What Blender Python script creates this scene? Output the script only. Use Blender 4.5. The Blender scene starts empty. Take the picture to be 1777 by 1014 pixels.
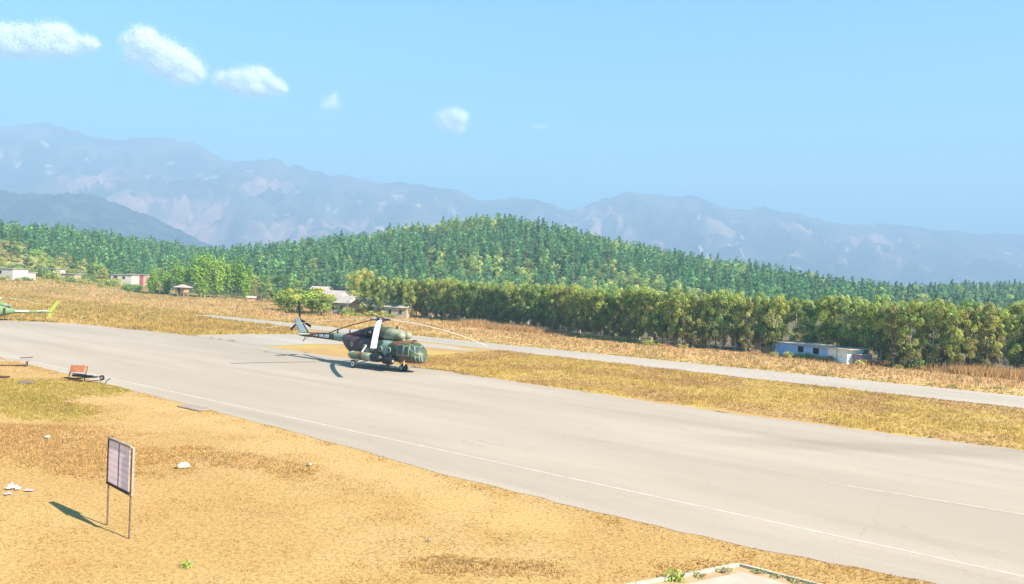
import bpy, bmesh, math, random
import numpy as np
from mathutils import Matrix, Vector, Euler

# ------------------------------------------------------------------ scene, camera, light
S = bpy.context.scene
COL = S.collection
random.seed(7)
RNG = np.random.default_rng(11)
R = math.radians

CAM_H, F_PX, PITCH, ROLL = 8.5, 1350.0, R(0.6), R(2.4)
cam_d = bpy.data.cameras.new('camera'); cam = bpy.data.objects.new('camera', cam_d); COL.objects.link(cam)
cam_d.sensor_width = 36.0; cam_d.lens = F_PX / 1777 * 36
cam_d.clip_start = 0.5; cam_d.clip_end = 60000
cam.matrix_world = Matrix.Translation((0, 0, CAM_H)) @ Matrix.Rotation(R(90) - PITCH, 4, 'X') @ Matrix.Rotation(ROLL, 4, 'Z')
S.camera = cam

SUN_V = Vector((0.655, -0.455, 0.602)).normalized()          # towards the sun
SUN_EL = math.asin(SUN_V.z); SUN_AZ = math.atan2(SUN_V.x, SUN_V.y)
w = bpy.data.worlds.new('World'); S.world = w; w.use_nodes = True
wn = w.node_tree.nodes; wl = w.node_tree.links
bg = wn['Background']; bg.inputs['Strength'].default_value = 0.052
sky = wn.new('ShaderNodeTexSky'); sky.sky_type = 'NISHITA'; sky.sun_disc = False
sky.sun_elevation = SUN_EL; sky.sun_rotation = SUN_AZ
sky.air_density = 1.0; sky.dust_density = 0.3; sky.ozone_density = 1.5; sky.altitude = 600
tint = wn.new('ShaderNodeMix'); tint.data_type = 'RGBA'; tint.blend_type = 'MULTIPLY'; tint.inputs[0].default_value = 1.0
SKY_TINT = (0.04, 0.92, 0.96)
tint.inputs[7].default_value = (*SKY_TINT, 1)
wl.new(sky.outputs[0], tint.inputs[6]); wl.new(tint.outputs[2], bg.inputs['Color'])

sun_d = bpy.data.lights.new('sun', 'SUN'); sun_d.energy = 5.0; sun_d.angle = R(0.5); sun_d.color = (1.0, 0.885, 0.74)
sun = bpy.data.objects.new('sun', sun_d); COL.objects.link(sun)
sun.rotation_euler = SUN_V.to_track_quat('Z', 'Y').to_euler()

S.view_settings.view_transform = 'Standard'; S.view_settings.look = 'None'
S.view_settings.exposure = 2.15; S.view_settings.gamma = 1.0; S.view_settings.use_curve_mapping = False
S.render.engine = 'CYCLES'
cy = S.cycles
cy.max_bounces = 6; cy.diffuse_bounces = 4; cy.glossy_bounces = 2; cy.transmission_bounces = 3; cy.transparent_max_bounces = 12
cy.volume_bounces = 0
cy.use_denoising = True
HAZE_K = 4.3e-4
HAZE_COL = (0.41, 0.635, 0.955)

# ------------------------------------------------------------------ small helpers
def ray(px, py):
    x, y = px - 888.5, py - 507.0
    c, s = math.cos(-ROLL), math.sin(-ROLL)
    a, b = x * c - y * s, x * s + y * c
    return (a / F_PX, math.cos(PITCH) - b / F_PX * math.sin(PITCH), -math.sin(PITCH) - b / F_PX * math.cos(PITCH))
def at(px, py, z=0.0):                    # photograph point -> point on the level z
    d = ray(px, py); t = (z - CAM_H) / d[2]
    return Vector((d[0] * t, d[1] * t, z))
def at_depth(px, py, Y):                  # photograph point -> point at distance Y
    d = ray(px, py); t = Y / d[1]
    return Vector((d[0] * t, Y, CAM_H + d[2] * t))

def tag(o, label=None, cat=None, group=None, kind=None):
    if label: o['label'] = label
    if cat: o['category'] = cat
    if group: o['group'] = group
    if kind: o['kind'] = kind
    return o
def empty(name, loc=(0, 0, 0), rz=0.0, label=None, cat=None, group=None):
    o = bpy.data.objects.new(name, None); COL.objects.link(o)
    o.empty_display_size = 0.3
    o.location = loc; o.rotation_euler = (0, 0, rz)
    return tag(o, label, cat, group)
def link_mesh(name, me, parent=None, loc=None):
    o = bpy.data.objects.new(name, me); COL.objects.link(o)
    if parent is not None: o.parent = parent
    if loc is not None: o.location = loc
    return o
def copy_tree(o, parent=None):
    c = o.copy(); COL.objects.link(c)
    if parent is not None: c.parent = parent
    for ch in list(o.children):
        copy_tree(ch, c)
    return c

def np_mesh(name, V, Fc, mat=None, col=None, smooth=False):
    """V (n,3); Fc (m,k) faces of one size; col (n,3) base colours."""
    V = np.asarray(V, np.float32); Fc = np.asarray(Fc, np.int32)
    me = bpy.data.meshes.new(name)
    m, k = Fc.shape
    me.vertices.add(len(V)); me.vertices.foreach_set('co', V.ravel())
    me.loops.add(m * k); me.loops.foreach_set('vertex_index', Fc.ravel())
    me.polygons.add(m)
    me.polygons.foreach_set('loop_start', np.arange(0, m * k, k, dtype=np.int32))
    me.polygons.foreach_set('loop_total', np.full(m, k, np.int32))
    if smooth: me.polygons.foreach_set('use_smooth', np.ones(m, bool))
    if col is not None:
        a = me.color_attributes.new('Col', 'FLOAT_COLOR', 'POINT')
        c4 = np.ones((len(V), 4), np.float32); c4[:, :3] = col
        a.data.foreach_set('color', c4.ravel())
    me.update(calc_edges=True)
    if mat: me.materials.append(mat)
    return me

class MB:
    def __init__(self): self.v = []; self.f = []; self.c = []
    def add(self, V, Fc, col=None):
        b = len(self.v); self.v += [tuple(p) for p in V]; self.f += [tuple(i + b for i in q) for q in Fc]
        self.c += [col] * len(V)
    def box(self, c, s, rz=0.0, m=None, bevel=0.0):
        hx, hy, hz = s[0] / 2, s[1] / 2, s[2] / 2
        P = [Vector((x, y, z)) for x in (-hx, hx) for y in (-hy, hy) for z in (-hz, hz)]
        M = Matrix.Rotation(rz, 3, 'Z') if m is None else m
        P = [M @ p + Vector(c) for p in P]
        self.add(P, [(0, 1, 3, 2), (4, 6, 7, 5), (0, 4, 5, 1), (2, 3, 7, 6), (0, 2, 6, 4), (1, 5, 7, 3)])
        return self
    def bar(self, a, b, w_, h_):
        a, b = Vector(a), Vector(b); d = b - a
        q = d.to_track_quat('X', 'Z').to_matrix()
        return self.box((a + b) / 2, (d.length, w_, h_), m=q)
    def tube(self, pts, rad, n=10, caps=True):
        pts = [Vector(p) for p in pts]
        if not hasattr(rad, '__len__'): rad = [rad] * len(pts)
        rings = []; b = len(self.v); Vs = []
        for i, p in enumerate(pts):
            d = (pts[min(i + 1, len(pts) - 1)] - pts[max(i - 1, 0)]).normalized()
            q = d.to_track_quat('Z', 'Y').to_matrix()
            for k in range(n):
                t = 2 * math.pi * k / n
                Vs.append(p + q @ Vector((math.cos(t) * rad[i], math.sin(t) * rad[i], 0)))
        Fs = []
        for i in range(len(pts) - 1):
            for k in range(n):
                Fs.append((i * n + k, i * n + (k + 1) % n, (i + 1) * n + (k + 1) % n, (i + 1) * n + k))
        if caps:
            Fs.append(tuple(range(n - 1, -1, -1))); Fs.append(tuple((len(pts) - 1) * n + k for k in range(n)))
        self.add(Vs, Fs); return self
    def prism(self, poly, z0, z1):
        n = len(poly)
        V = [(x, y, z0) for x, y in poly] + [(x, y, z1) for x, y in poly]
        self.add(V, [tuple(range(n - 1, -1, -1)), tuple(range(n, 2 * n))] + [(i, (i + 1) % n, n + (i + 1) % n, n + i) for i in range(n)])
        return self
    def slab(self, pts, thick, nrm):          # planar polygon in 3D, thickened along nrm
        nrm = Vector(nrm) * thick; n = len(pts); P = [Vector(p) for p in pts]
        V = P + [p + nrm for p in P]
        self.add(V, [tuple(range(n - 1, -1, -1)), tuple(range(n, 2 * n))] + [(i, (i + 1) % n, n + (i + 1) % n, n + i) for i in range(n)])
        return self
    def mesh(self, name, mat, smooth=False):
        me = bpy.data.meshes.new(name); me.from_pydata(self.v, [], self.f)
        if any(c is not None for c in self.c):
            a = me.color_attributes.new('Col', 'FLOAT_COLOR', 'POINT')
            a.data.foreach_set('color', np.array([(*(c or (1, 1, 1)), 1) for c in self.c], np.float32).ravel())
        bm = bmesh.new(); bm.from_mesh(me); bmesh.ops.recalc_face_normals(bm, faces=bm.faces); bm.to_mesh(me); bm.free()
        if smooth:
            me.polygons.foreach_set('use_smooth', np.ones(len(me.polygons), bool))
            me.set_sharp_from_angle(angle=R(40))
        me.materials.append(mat); me.update()
        return me
    def build(self, name, mat, parent=None, smooth=False, loc=None):
        return link_mesh(name, self.mesh(name, mat, smooth), parent, loc)

# lattice noise for shapes and plant colours
class VNoise:
    def __init__(self, seed): self.t = np.random.default_rng(seed).random((256, 256))
    def __call__(self, x, y):
        x = np.asarray(x, float); y = np.asarray(y, float)
        xi = np.floor(x).astype(int); yi = np.floor(y).astype(int)
        fx = x - xi; fy = y - yi; fx = fx * fx * (3 - 2 * fx); fy = fy * fy * (3 - 2 * fy)
        g = lambda a, b: self.t[a & 255, b & 255]
        return (g(xi, yi) * (1 - fx) + g(xi + 1, yi) * fx) * (1 - fy) + (g(xi, yi + 1) * (1 - fx) + g(xi + 1, yi + 1) * fx) * fy
    def fbm(self, x, y, o=4):
        s = 0; a = .5; n = 0
        for i in range(o):
            s = s + a * self(x * 2 ** i + 17 * i, y * 2 ** i + 5 * i); n += a; a *= .5
        return s / n
N1, N2, N3 = VNoise(1), VNoise(2), VNoise(3)
def sstep(a, b, x): t = np.clip((x - a) / (b - a), 0, 1); return t * t * (3 - 2 * t)

# ------------------------------------------------------------------ materials
def mat(name, col, rough=.8, var=.18, scale=3.0, attr=False, metal=0.0, transl=0.0, bump=0.0, spec=.3, col2=None, scale2=None, coat=0.0, plant_tone=0.0):
    m = bpy.data.materials.new(name); m.use_nodes = True
    nt = m.node_tree; n = nt.nodes; l = nt.links
    b = n['Principled BSDF']; out = n['Material Output']
    b.inputs['Roughness'].default_value = rough; b.inputs['Metallic'].default_value = metal
    b.inputs['Specular IOR Level'].default_value = spec; b.inputs['Coat Weight'].default_value = coat
    tc = n.new('ShaderNodeNewGeometry') if scale2 == 'world' else n.new('ShaderNodeTexCoord')
    vec = tc.outputs['Position'] if scale2 == 'world' else tc.outputs['Object']
    no = n.new('ShaderNodeTexNoise'); no.inputs['Scale'].default_value = scale; no.inputs['Detail'].default_value = 5
    l.new(vec, no.inputs['Vector'])
    mr = n.new('ShaderNodeMapRange'); mr.inputs[1].default_value = .3; mr.inputs[2].default_value = .7
    mr.inputs[3].default_value = 1 - var; mr.inputs[4].default_value = 1 + var
    l.new(no.outputs[0], mr.inputs[0])
    mx = n.new('ShaderNodeMix'); mx.data_type = 'RGBA'; mx.blend_type = 'MULTIPLY'; mx.inputs[0].default_value = 1
    if attr:
        at_ = n.new('ShaderNodeAttribute'); at_.attribute_name = 'Col'; src = at_.outputs['Color']
    elif col2 is not None:
        n2 = n.new('ShaderNodeTexNoise'); n2.inputs['Scale'].default_value = scale * .37; n2.inputs['Detail'].default_value = 6
        l.new(vec, n2.inputs['Vector'])
        cr = n.new('ShaderNodeValToRGB'); cr.color_ramp.elements[0].position = .42; cr.color_ramp.elements[1].position = .6
        cr.color_ramp.elements[0].color = (*col, 1); cr.color_ramp.elements[1].color = (*col2, 1)
        l.new(n2.outputs[0], cr.inputs[0]); src = cr.outputs[0]
    else:
        rgb = n.new('ShaderNodeRGB'); rgb.outputs[0].default_value = (*col, 1); src = rgb.outputs[0]
    l.new(src, mx.inputs[6]); l.new(mr.outputs[0], mx.inputs[7])
    fin_ = mx.outputs[2]
    if plant_tone:
        oi = n.new('ShaderNodeObjectInfo'); r2 = n.new('ShaderNodeMapRange'); r2.inputs[3].default_value = 1 - plant_tone; r2.inputs[4].default_value = 1 + plant_tone
        l.new(oi.outputs['Random'], r2.inputs[0]); m3 = n.new('ShaderNodeMix'); m3.data_type = 'RGBA'; m3.blend_type = 'MULTIPLY'; m3.inputs[0].default_value = 1
        l.new(fin_, m3.inputs[6]); l.new(r2.outputs[0], m3.inputs[7]); fin_ = m3.outputs[2]
    l.new(fin_, b.inputs['Base Color'])
    if bump:
        bp = n.new('ShaderNodeBump'); bp.inputs['Strength'].default_value = bump; bp.inputs['Distance'].default_value = .05
        l.new(no.outputs[0], bp.inputs['Height']); l.new(bp.outputs[0], b.inputs['Normal'])
    if transl:
        t = n.new('ShaderNodeBsdfTranslucent'); l.new(fin_, t.inputs['Color'])
        ms = n.new('ShaderNodeMixShader'); ms.inputs[0].default_value = transl
        l.new(b.outputs[0], ms.inputs[1]); l.new(t.outputs[0], ms.inputs[2]); l.new(ms.outputs[0], out.inputs['Surface'])
    return m

def glass_mat(name, col, alpha=.55):
    m = bpy.data.materials.new(name); m.use_nodes = True; nt = m.node_tree; n = nt.nodes; l = nt.links
    b = n['Principled BSDF']; b.inputs['Base Color'].default_value = (*col, 1); b.inputs['Roughness'].default_value = .06
    b.inputs['Specular IOR Level'].default_value = .8
    no = n.new('ShaderNodeTexNoise'); no.inputs['Scale'].default_value = 1.5
    tc = n.new('ShaderNodeTexCoord'); l.new(tc.outputs['Object'], no.inputs['Vector'])
    mr = n.new('ShaderNodeMapRange'); mr.inputs[3].default_value = .04; mr.inputs[4].default_value = .14
    l.new(no.outputs[0], mr.inputs[0]); l.new(mr.outputs[0], b.inputs['Roughness'])
    tr = n.new('ShaderNodeBsdfTransparent'); ms = n.new('ShaderNodeMixShader'); ms.inputs[0].default_value = alpha
    l.new(tr.outputs[0], ms.inputs[1]); l.new(b.outputs[0], ms.inputs[2]); l.new(ms.outputs[0], n['Material Output'].inputs['Surface'])
    return m

M = {}
M['leaf'] = mat('leaf', (0.07, 0.1, 0.03), .6, .12, 1.2, attr=True, transl=.5)
M['needle'] = mat('needle', (0.04, 0.09, 0.04), .7, .15, .4, attr=True, transl=.42, plant_tone=.32)
M['bark'] = mat('bark', (0.24, 0.19, 0.14), .9, .3, 4, bump=.3)
M['pale_bark'] = mat('pale_bark', (0.42, 0.37, 0.30), .9, .25, 4, bump=.3)
M['grass'] = mat('grass', (0.4, 0.3, 0.1), .8, .1, 1.0, attr=True, transl=.45)
M['ground'] = mat('ground', (0.3, 0.2, 0.1), .95, .24, 7.0, attr=True, scale2='world', bump=.15)
M['hill'] = mat('hill', (0.05, 0.07, 0.03), .95, .3, .06, attr=True, scale2='world')
M['mountain'] = mat('mountain', (0.1, 0.1, 0.06), 1.0, .25, .012, attr=True, scale2='world', spec=0)
M['camo'] = mat('camouflage_paint', (0.1, 0.1, 0.1), .5, .12, 1.5, attr=True, spec=.4)
M['blade_grey'] = mat('blade_grey', (0.46, 0.47, 0.49), .5, .08, 1.0)
M['blade_tan'] = mat('blade_tan', (0.36, 0.33, 0.27), .5, .08, 1.0)
M['blade_brown'] = mat('blade_brown', (0.13, 0.085, 0.055), .6, .15, 1.0)
M['dark_metal'] = mat('dark_metal', (0.02, 0.02, 0.022), .5, .3, 6, metal=.3)
M['grey_metal'] = mat('grey_metal', (0.28, 0.29, 0.29), .5, .2, 6, metal=.3)
M['light_frame'] = mat('light_frame', (0.30, 0.34, 0.26), .5, .1, 5)
M['white_paint'] = mat('white_paint', (0.75, 0.75, 0.72), .55, .1, 3)
M['cream_paint'] = mat('cream_paint', (0.22, 0.235, 0.17), .5, .12, 2.5)
M['rubber'] = mat('rubber', (0.018, 0.018, 0.018), .85, .2, 6)
M['hub_grey'] = mat('hub_grey', (0.5, 0.5, 0.47), .5, .15, 8)
M['glass'] = glass_mat('cockpit_glass', (0.03, 0.055, 0.07), .8)
M['win_dark'] = glass_mat('window_glass', (0.02, 0.025, 0.03), .85)
M['red_paint'] = mat('red_paint', (0.50, 0.08, 0.10), .6, .1, 4)
M['navy'] = mat('navy_paint', (0.025, 0.02, 0.05), .6, .1, 4)
M['fin_yellow'] = mat('fin_yellow', (0.34, 0.36, 0.06), .5, .08, 2)
M['green_light'] = mat('green_light', (0.14, 0.225, 0.10), .45, .1, 2, col2=(0.20, 0.26, 0.12))
M['rust_orange'] = mat('rust_orange', (0.42, 0.13, 0.05), .85, .3, 3, col2=(0.50, 0.22, 0.12))
M['rust_dark'] = mat('rust_dark', (0.05, 0.03, 0.02), .85, .3, 6)
M['wood'] = mat('weathered_wood', (0.30, 0.235, 0.19), .9, .25, 5)
M['brown_post'] = mat('brown_post', (0.12, 0.075, 0.058), .7, .25, 7)
M['stone'] = mat('stone', (0.40, 0.35, 0.30), .95, .2, 4, bump=.4)
M['block_grey'] = mat('block_grey', (0.14, 0.115, 0.09), .95, .2, 3, bump=.3)
M['slab_grey'] = mat('slab_grey', (0.25, 0.205, 0.17), .95, .2, 3, bump=.3)
M['plastic'] = mat('white_plastic', (0.6, 0.6, 0.62), .5, .08, 3, transl=.3)
M['pink_scrap'] = mat('pink_scrap', (0.55, 0.35, 0.38), .8, .2, 3)
M['concrete'] = mat('concrete', (0.36, 0.305, 0.25), .9, .12, 1.2, col2=(0.39, 0.32, 0.26), bump=.2)
M['kerb'] = mat('kerb', (0.38, 0.35, 0.28), .9, .2, 3, bump=.3)
M['wall_white'] = mat('wall_white', (0.46, 0.42, 0.38), .9, .12, 1.0)
M['wall_cream'] = mat('wall_cream', (0.38, 0.32, 0.23), .9, .12, 1.0)
M['wall_pink'] = mat('wall_pink', (0.62, 0.36, 0.34), .9, .12, 1.0)
M['wall_red'] = mat('wall_red', (0.32, 0.10, 0.10), .9, .12, 1.0)
M['wall_blue'] = mat('wall_blue', (0.30, 0.44, 0.74), .9, .15, .8, col2=(0.36, 0.48, 0.76))
M['wall_mauve'] = mat('wall_mauve', (0.30, 0.21, 0.33), .9, .15, .8)
M['brick'] = mat('mud_brick', (0.40, 0.22, 0.13), .95, .2, 1.5)
M['tin'] = mat('tin_roof', (0.40, 0.36, 0.32), .55, .15, 1.2, metal=.15)
M['tin_pink'] = mat('tin_roof_pink', (0.42, 0.33, 0.31), .6, .12, 1.2)
M['thatch'] = mat('grey_roof', (0.40, 0.34, 0.30), .9, .2, 2)
M['dark_open'] = mat('dark_opening', (0.012, 0.012, 0.014), .9, .1, 2)
M['cloud'] = mat('cloud', (0.9, 0.9, 0.9), 1.0, .03, .004, spec=0, transl=.45)
M['line'] = mat('white_line', (0.42, 0.40, 0.355), .8, .22, 2.5, scale2='world')
M['line_faded'] = mat('faded_line', (0.345, 0.305, 0.26), .8, .3, 2.0, scale2='world')
M['bare'] = mat('bare_bed', (0.36, 0.24, 0.14), .95, .2, 2)

STV0, STV1, STU = 43.4, 46.4, 11.0          # worn dark band on the apron, in world y and x
def pavement_mat(name, base, light, dark, stain=True):
    m = bpy.data.materials.new(name); m.use_nodes = True; nt = m.node_tree; n = nt.nodes; l = nt.links
    b = n['Principled BSDF']; b.inputs['Roughness'].default_value = .85; b.inputs['Specular IOR Level'].default_value = .25
    g = n.new('ShaderNodeNewGeometry')
    mp = n.new('ShaderNodeMapping'); mp.inputs['Rotation'].default_value = (0, 0, R(36.9))
    l.new(g.outputs['Position'], mp.inputs['Vector'])      # long axis of the strip becomes x
    def noise(sc, det, stretch):
        m2 = n.new('ShaderNodeMapping'); m2.inputs['Scale'].default_value = (sc * stretch, sc, sc)
        l.new(mp.outputs[0], m2.inputs['Vector'])
        t = n.new('ShaderNodeTexNoise'); t.inputs['Scale'].default_value = 1; t.inputs['Detail'].default_value = det
        l.new(m2.outputs[0], t.inputs['Vector']); return t.outputs[0]
    def ramp(src, a, c, lo, hi):
        r = n.new('ShaderNodeMapRange'); r.inputs[1].default_value = a; r.inputs[2].default_value = c
        r.inputs[3].default_value = lo; r.inputs[4].default_value = hi; r.clamp = True; l.new(src, r.inputs[0]); return r.outputs[0]
    def mix(a, bcol, f, mode='MIX'):
        x = n.new('ShaderNodeMix'); x.data_type = 'RGBA'; x.blend_type = mode
        if hasattr(f, 'links'): l.new(f, x.inputs[0])
        else: x.inputs[0].default_value = f
        for i, v in ((6, a), (7, bcol)):
            if hasattr(v, 'links'): l.new(v, x.inputs[i])
            else: x.inputs[i].default_value = (*v, 1)
        return x.outputs[2]
    c = mix(base, light, ramp(noise(.16, 6, .22), .45, .62, 0, .8))
    c = mix(c, dark, ramp(noise(.5, 6, .12), .55, .72, 0, .42))          # worn streaks along the strip
    c = mix(c, light, ramp(noise(1.7, 4, .08), .6, .75, 0, .5))
    c = mix(c, (0.62, 0.62, 0.62), ramp(noise(9, 3, 1), .35, .7, 0, .22), 'MULTIPLY')
    c = mix(c, dark, ramp(noise(.045, 3, .35), .50, .58, 0, .3))
    c = mix(c, light, ramp(noise(.09, 4, .18), .54, .62, 0, .6))
    c = mix(c, (0.80, 0.78, 0.74), ramp(noise(.33, 5, .05), .58, .66, 0, .35), 'MULTIPLY')
    sep = n.new('ShaderNodeSeparateXYZ'); l.new(g.outputs['Position'], sep.inputs[0])
    if stain:
        def mul(a, b_):
            q = n.new('ShaderNodeMath'); q.operation = 'MULTIPLY'; l.new(a, q.inputs[0]); l.new(b_, q.inputs[1]); return q.outputs[0]
        ed = n.new('ShaderNodeMath'); ed.operation = 'MULTIPLY_ADD'; l.new(noise(.25, 4, .15), ed.inputs[0]); ed.inputs[1].default_value = 2.0; l.new(sep.outputs['Y'], ed.inputs[2])
        st = mul(mul(ramp(ed.outputs[0], STV0, STV0 + 1.2, 0, 1), ramp(ed.outputs[0], STV1, STV1 + 1.2, 1, 0)), ramp(sep.outputs['X'], STU - 3, STU + 6, 0, .5))
        c = mix(c, (0.72, 0.72, 0.68), st, 'MULTIPLY')
    # cracks
    v = n.new('ShaderNodeTexVoronoi'); v.feature = 'DISTANCE_TO_EDGE'; v.inputs['Scale'].default_value = .16
    wob = n.new('ShaderNodeTexNoise'); wob.inputs['Scale'].default_value = .8; l.new(mp.outputs[0], wob.inputs['Vector'])
    ad = n.new('ShaderNodeMixRGB'); ad.blend_type = 'ADD'; ad.inputs[0].default_value = 1.2
    l.new(mp.outputs[0], ad.inputs[1]); l.new(wob.outputs['Color'], ad.inputs[2]); l.new(ad.outputs[0], v.inputs['Vector'])
    c = mix(c, (0.45, 0.42, 0.4), ramp(v.outputs[0], .0, .004, .24, 0), 'MULTIPLY')
    l.new(c, b.inputs['Base Color'])
    bp = n.new('ShaderNodeBump'); bp.inputs['Strength'].default_value = .25; bp.inputs['Distance'].default_value = .02
    l.new(noise(14, 3, 1), bp.inputs['Height']); l.new(bp.outputs[0], b.inputs['Normal'])
    return m
M['apron'] = pavement_mat('apron_pavement', (0.310, 0.264, 0.216), (0.355, 0.302, 0.250), (0.255, 0.220, 0.176))
M['runway'] = pavement_mat('runway_pavement', (0.335, 0.290, 0.245), (0.375, 0.33, 0.285), (0.28, 0.25, 0.21), False)

# ------------------------------------------------------------------ the ground
UX, UY = 0.8, -0.6                       # along the apron and runway
VX, VY = 0.6, 0.8                        # across them
def uv(x, y): return UX * x + UY * y, VX * x + VY * y
def xy(u, v): return UX * u + VX * v, UY * u + VY * v

def edge_noise(n, amp, seed):
    r = np.random.default_rng(seed); a = r.normal(0, amp, n)
    return np.convolve(a, [.25, .5, .25], 'same')
def wobble_line(pts, step, amp, seed):
    out = []
    for (a, b) in zip(pts[:-1], pts[1:]):
        a, b = np.array(a, float), np.array(b, float); n = max(1, int(np.hypot(*(b - a)) / step))
        for i in range(n): out.append(a + (b - a) * i / n)
    out.append(np.array(pts[-1], float)); out = np.array(out)
    return out + np.random.default_rng(seed).normal(0, amp, out.shape)
P2 = lambda *q: [tuple(at(*p)[:2]) for p in q]
# apron outline: near edge (left to right), right end outside the frame, far edge, left end
apron_near = P2((-420, 540), (-120, 592), (0, 620), (120, 650), (190, 668), (300, 695), (480, 742), (620, 780), (760, 820), (1000, 880), (1300, 950), (1600, 1008)) + [xy(34, 26.6), xy(70, 26.6)]
apron_far = [xy(70, 55)] + P2((1777, 782), (1250, 715), (1000, 678), (740, 640), (545, 614), (460, 601))
apron_left = P2((330, 582), (210, 570), (130, 562), (0, 556), (-150, 548), (-420, 520))
taxi = P2((330, 582), (460, 601), (545, 597), (640, 599), (740, 603), (830, 611), (780, 600), (700, 592), (600, 584), (500, 580), (430, 580))
_ru = uv(*at(352, 547)[:2])[0]
runway = [xy(_ru, 86.2), xy(_ru + 1, 80.5)] + [xy(-60, 78.2), xy(-20, 77.0), xy(20, 76.5), xy(120, 76.5), xy(120, 87.5), xy(-20, 87.0), xy(-80, 86.2)]

row_line = [at(625, 549), at(760, 556), at(900, 570), at(1020, 585), at(1150, 600), at(1280, 610), at(1400, 621), at(1500, 632), at(1600, 642), at(1690, 648), at(1777, 651), at(1900, 664), at(2050, 678)]
row_uv = sorted(uv(p.x, p.y) for p in row_line)
ROW_U = np.array([p[0] for p in row_uv]); ROW_V = np.array([p[1] for p in row_uv])
def inside(poly, x, y):
    x = np.asarray(x); y = np.asarray(y); r = np.zeros(x.shape, bool); n = len(poly)
    for i in range(n):
        x1, y1 = poly[i]; x2, y2 = poly[(i + 1) % n]
        c = ((y1 > y) != (y2 > y)) & (x < (x2 - x1) * (y - y1) / (y2 - y1 + 1e-12) + x1)
        r ^= c
    return r
apron_poly = [tuple(p) for p in np.concatenate([wobble_line(apron_near, .8, .07, 1), wobble_line(apron_far, .8, .10, 2), wobble_line(apron_left, 2, .15, 3)])]
taxi_poly = [tuple(p) for p in wobble_line(taxi + [taxi[0]], 1.5, .08, 4)[:-1]]
runway_poly = [tuple(p) for p in wobble_line(runway + [runway[0]], 2.0, .08, 5)[:-1]]
def paved(x, y): return inside(apron_poly, x, y) | inside(taxi_poly, x, y) | inside(runway_poly, x, y)

def ground_z(x, y):
    x = np.asarray(x, float); y = np.asarray(y, float)
    z = 7.5 * sstep(95, 230, -x) * sstep(130, 300, y)
    z = z + 11 * sstep(130, 250, -x) * sstep(255, 380, y)
    far = sstep(25, 60, np.abs(uv(x, y)[1] - 42)) * 0 + sstep(90, 140, uv(x, y)[1])
    z = z + (N1.fbm(x * .05, y * .05) - .5) * 1.0 * far * sstep(60, 200, y)
    return z
PAD = [tuple(at(*p)[:2]) for p in ((1278, 984), (1420, 1016), (1560, 1060), (1100, 1090), (1000, 1034))]

C_GOLD = np.array((0.335, 0.212, 0.076)); C_PALE = np.array((0.358, 0.234, 0.092)); C_BROWN = np.array((0.28, 0.165, 0.066))
C_OLIVE = np.array((0.31, 0.240, 0.055)); C_RED = np.array((0.39, 0.245, 0.112)); C_TAN = np.array((0.46, 0.310, 0.140))
C_GREEN = np.array((0.17, 0.20, 0.05)); C_ISLE = np.array((0.37, 0.255, 0.070))
PATH = [at(150, 690), at(300, 706), at(430, 742), at(560, 785), at(700, 835), at(900, 900)]
def near_path(x, y):
    d = np.full(np.shape(x), 1e9)
    for a_, b_ in zip(PATH[:-1], PATH[1:]):
        ex, ey = b_.x - a_.x, b_.y - a_.y; t = np.clip(((x - a_.x) * ex + (y - a_.y) * ey) / (ex * ex + ey * ey), 0, 1)
        d = np.minimum(d, np.hypot(x - a_.x - ex * t, y - a_.y - ey * t))
    return 1 - sstep(.6, 2.6, d + (N2.fbm(x * .5, y * .5) - .5) * 2.5)
def lerp(a, b, t): return a + (b - a) * t[..., None]
def blob(x, y, p, rx, ry, rot=0.0):
    dx, dy = x - p[0], y - p[1]; c, s = math.cos(rot), math.sin(rot)
    a, b = dx * c + dy * s, -dx * s + dy * c
    d = np.sqrt((a / rx) ** 2 + (b / ry) ** 2) + (N2.fbm(x * .6, y * .6, 3) - .5) * .9
    return 1 - sstep(.65, 1.15, d)
WEEDY = [(at(120, 790), 6.5, 3.0, -.3), (at(20, 760), 6, 4, 0), (at(420, 800), 4.8, 1.5, -.5), (at(90, 700), 6, 1.6, -.6), (at(820, 985), 2.6, .9, 0)]
GREENY = [(at(60, 675), 7, 4, -.4), (at(170, 672), 3.5, 1.4, -.65), (at(60, 710), 6, 3, -.5)]
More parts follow.
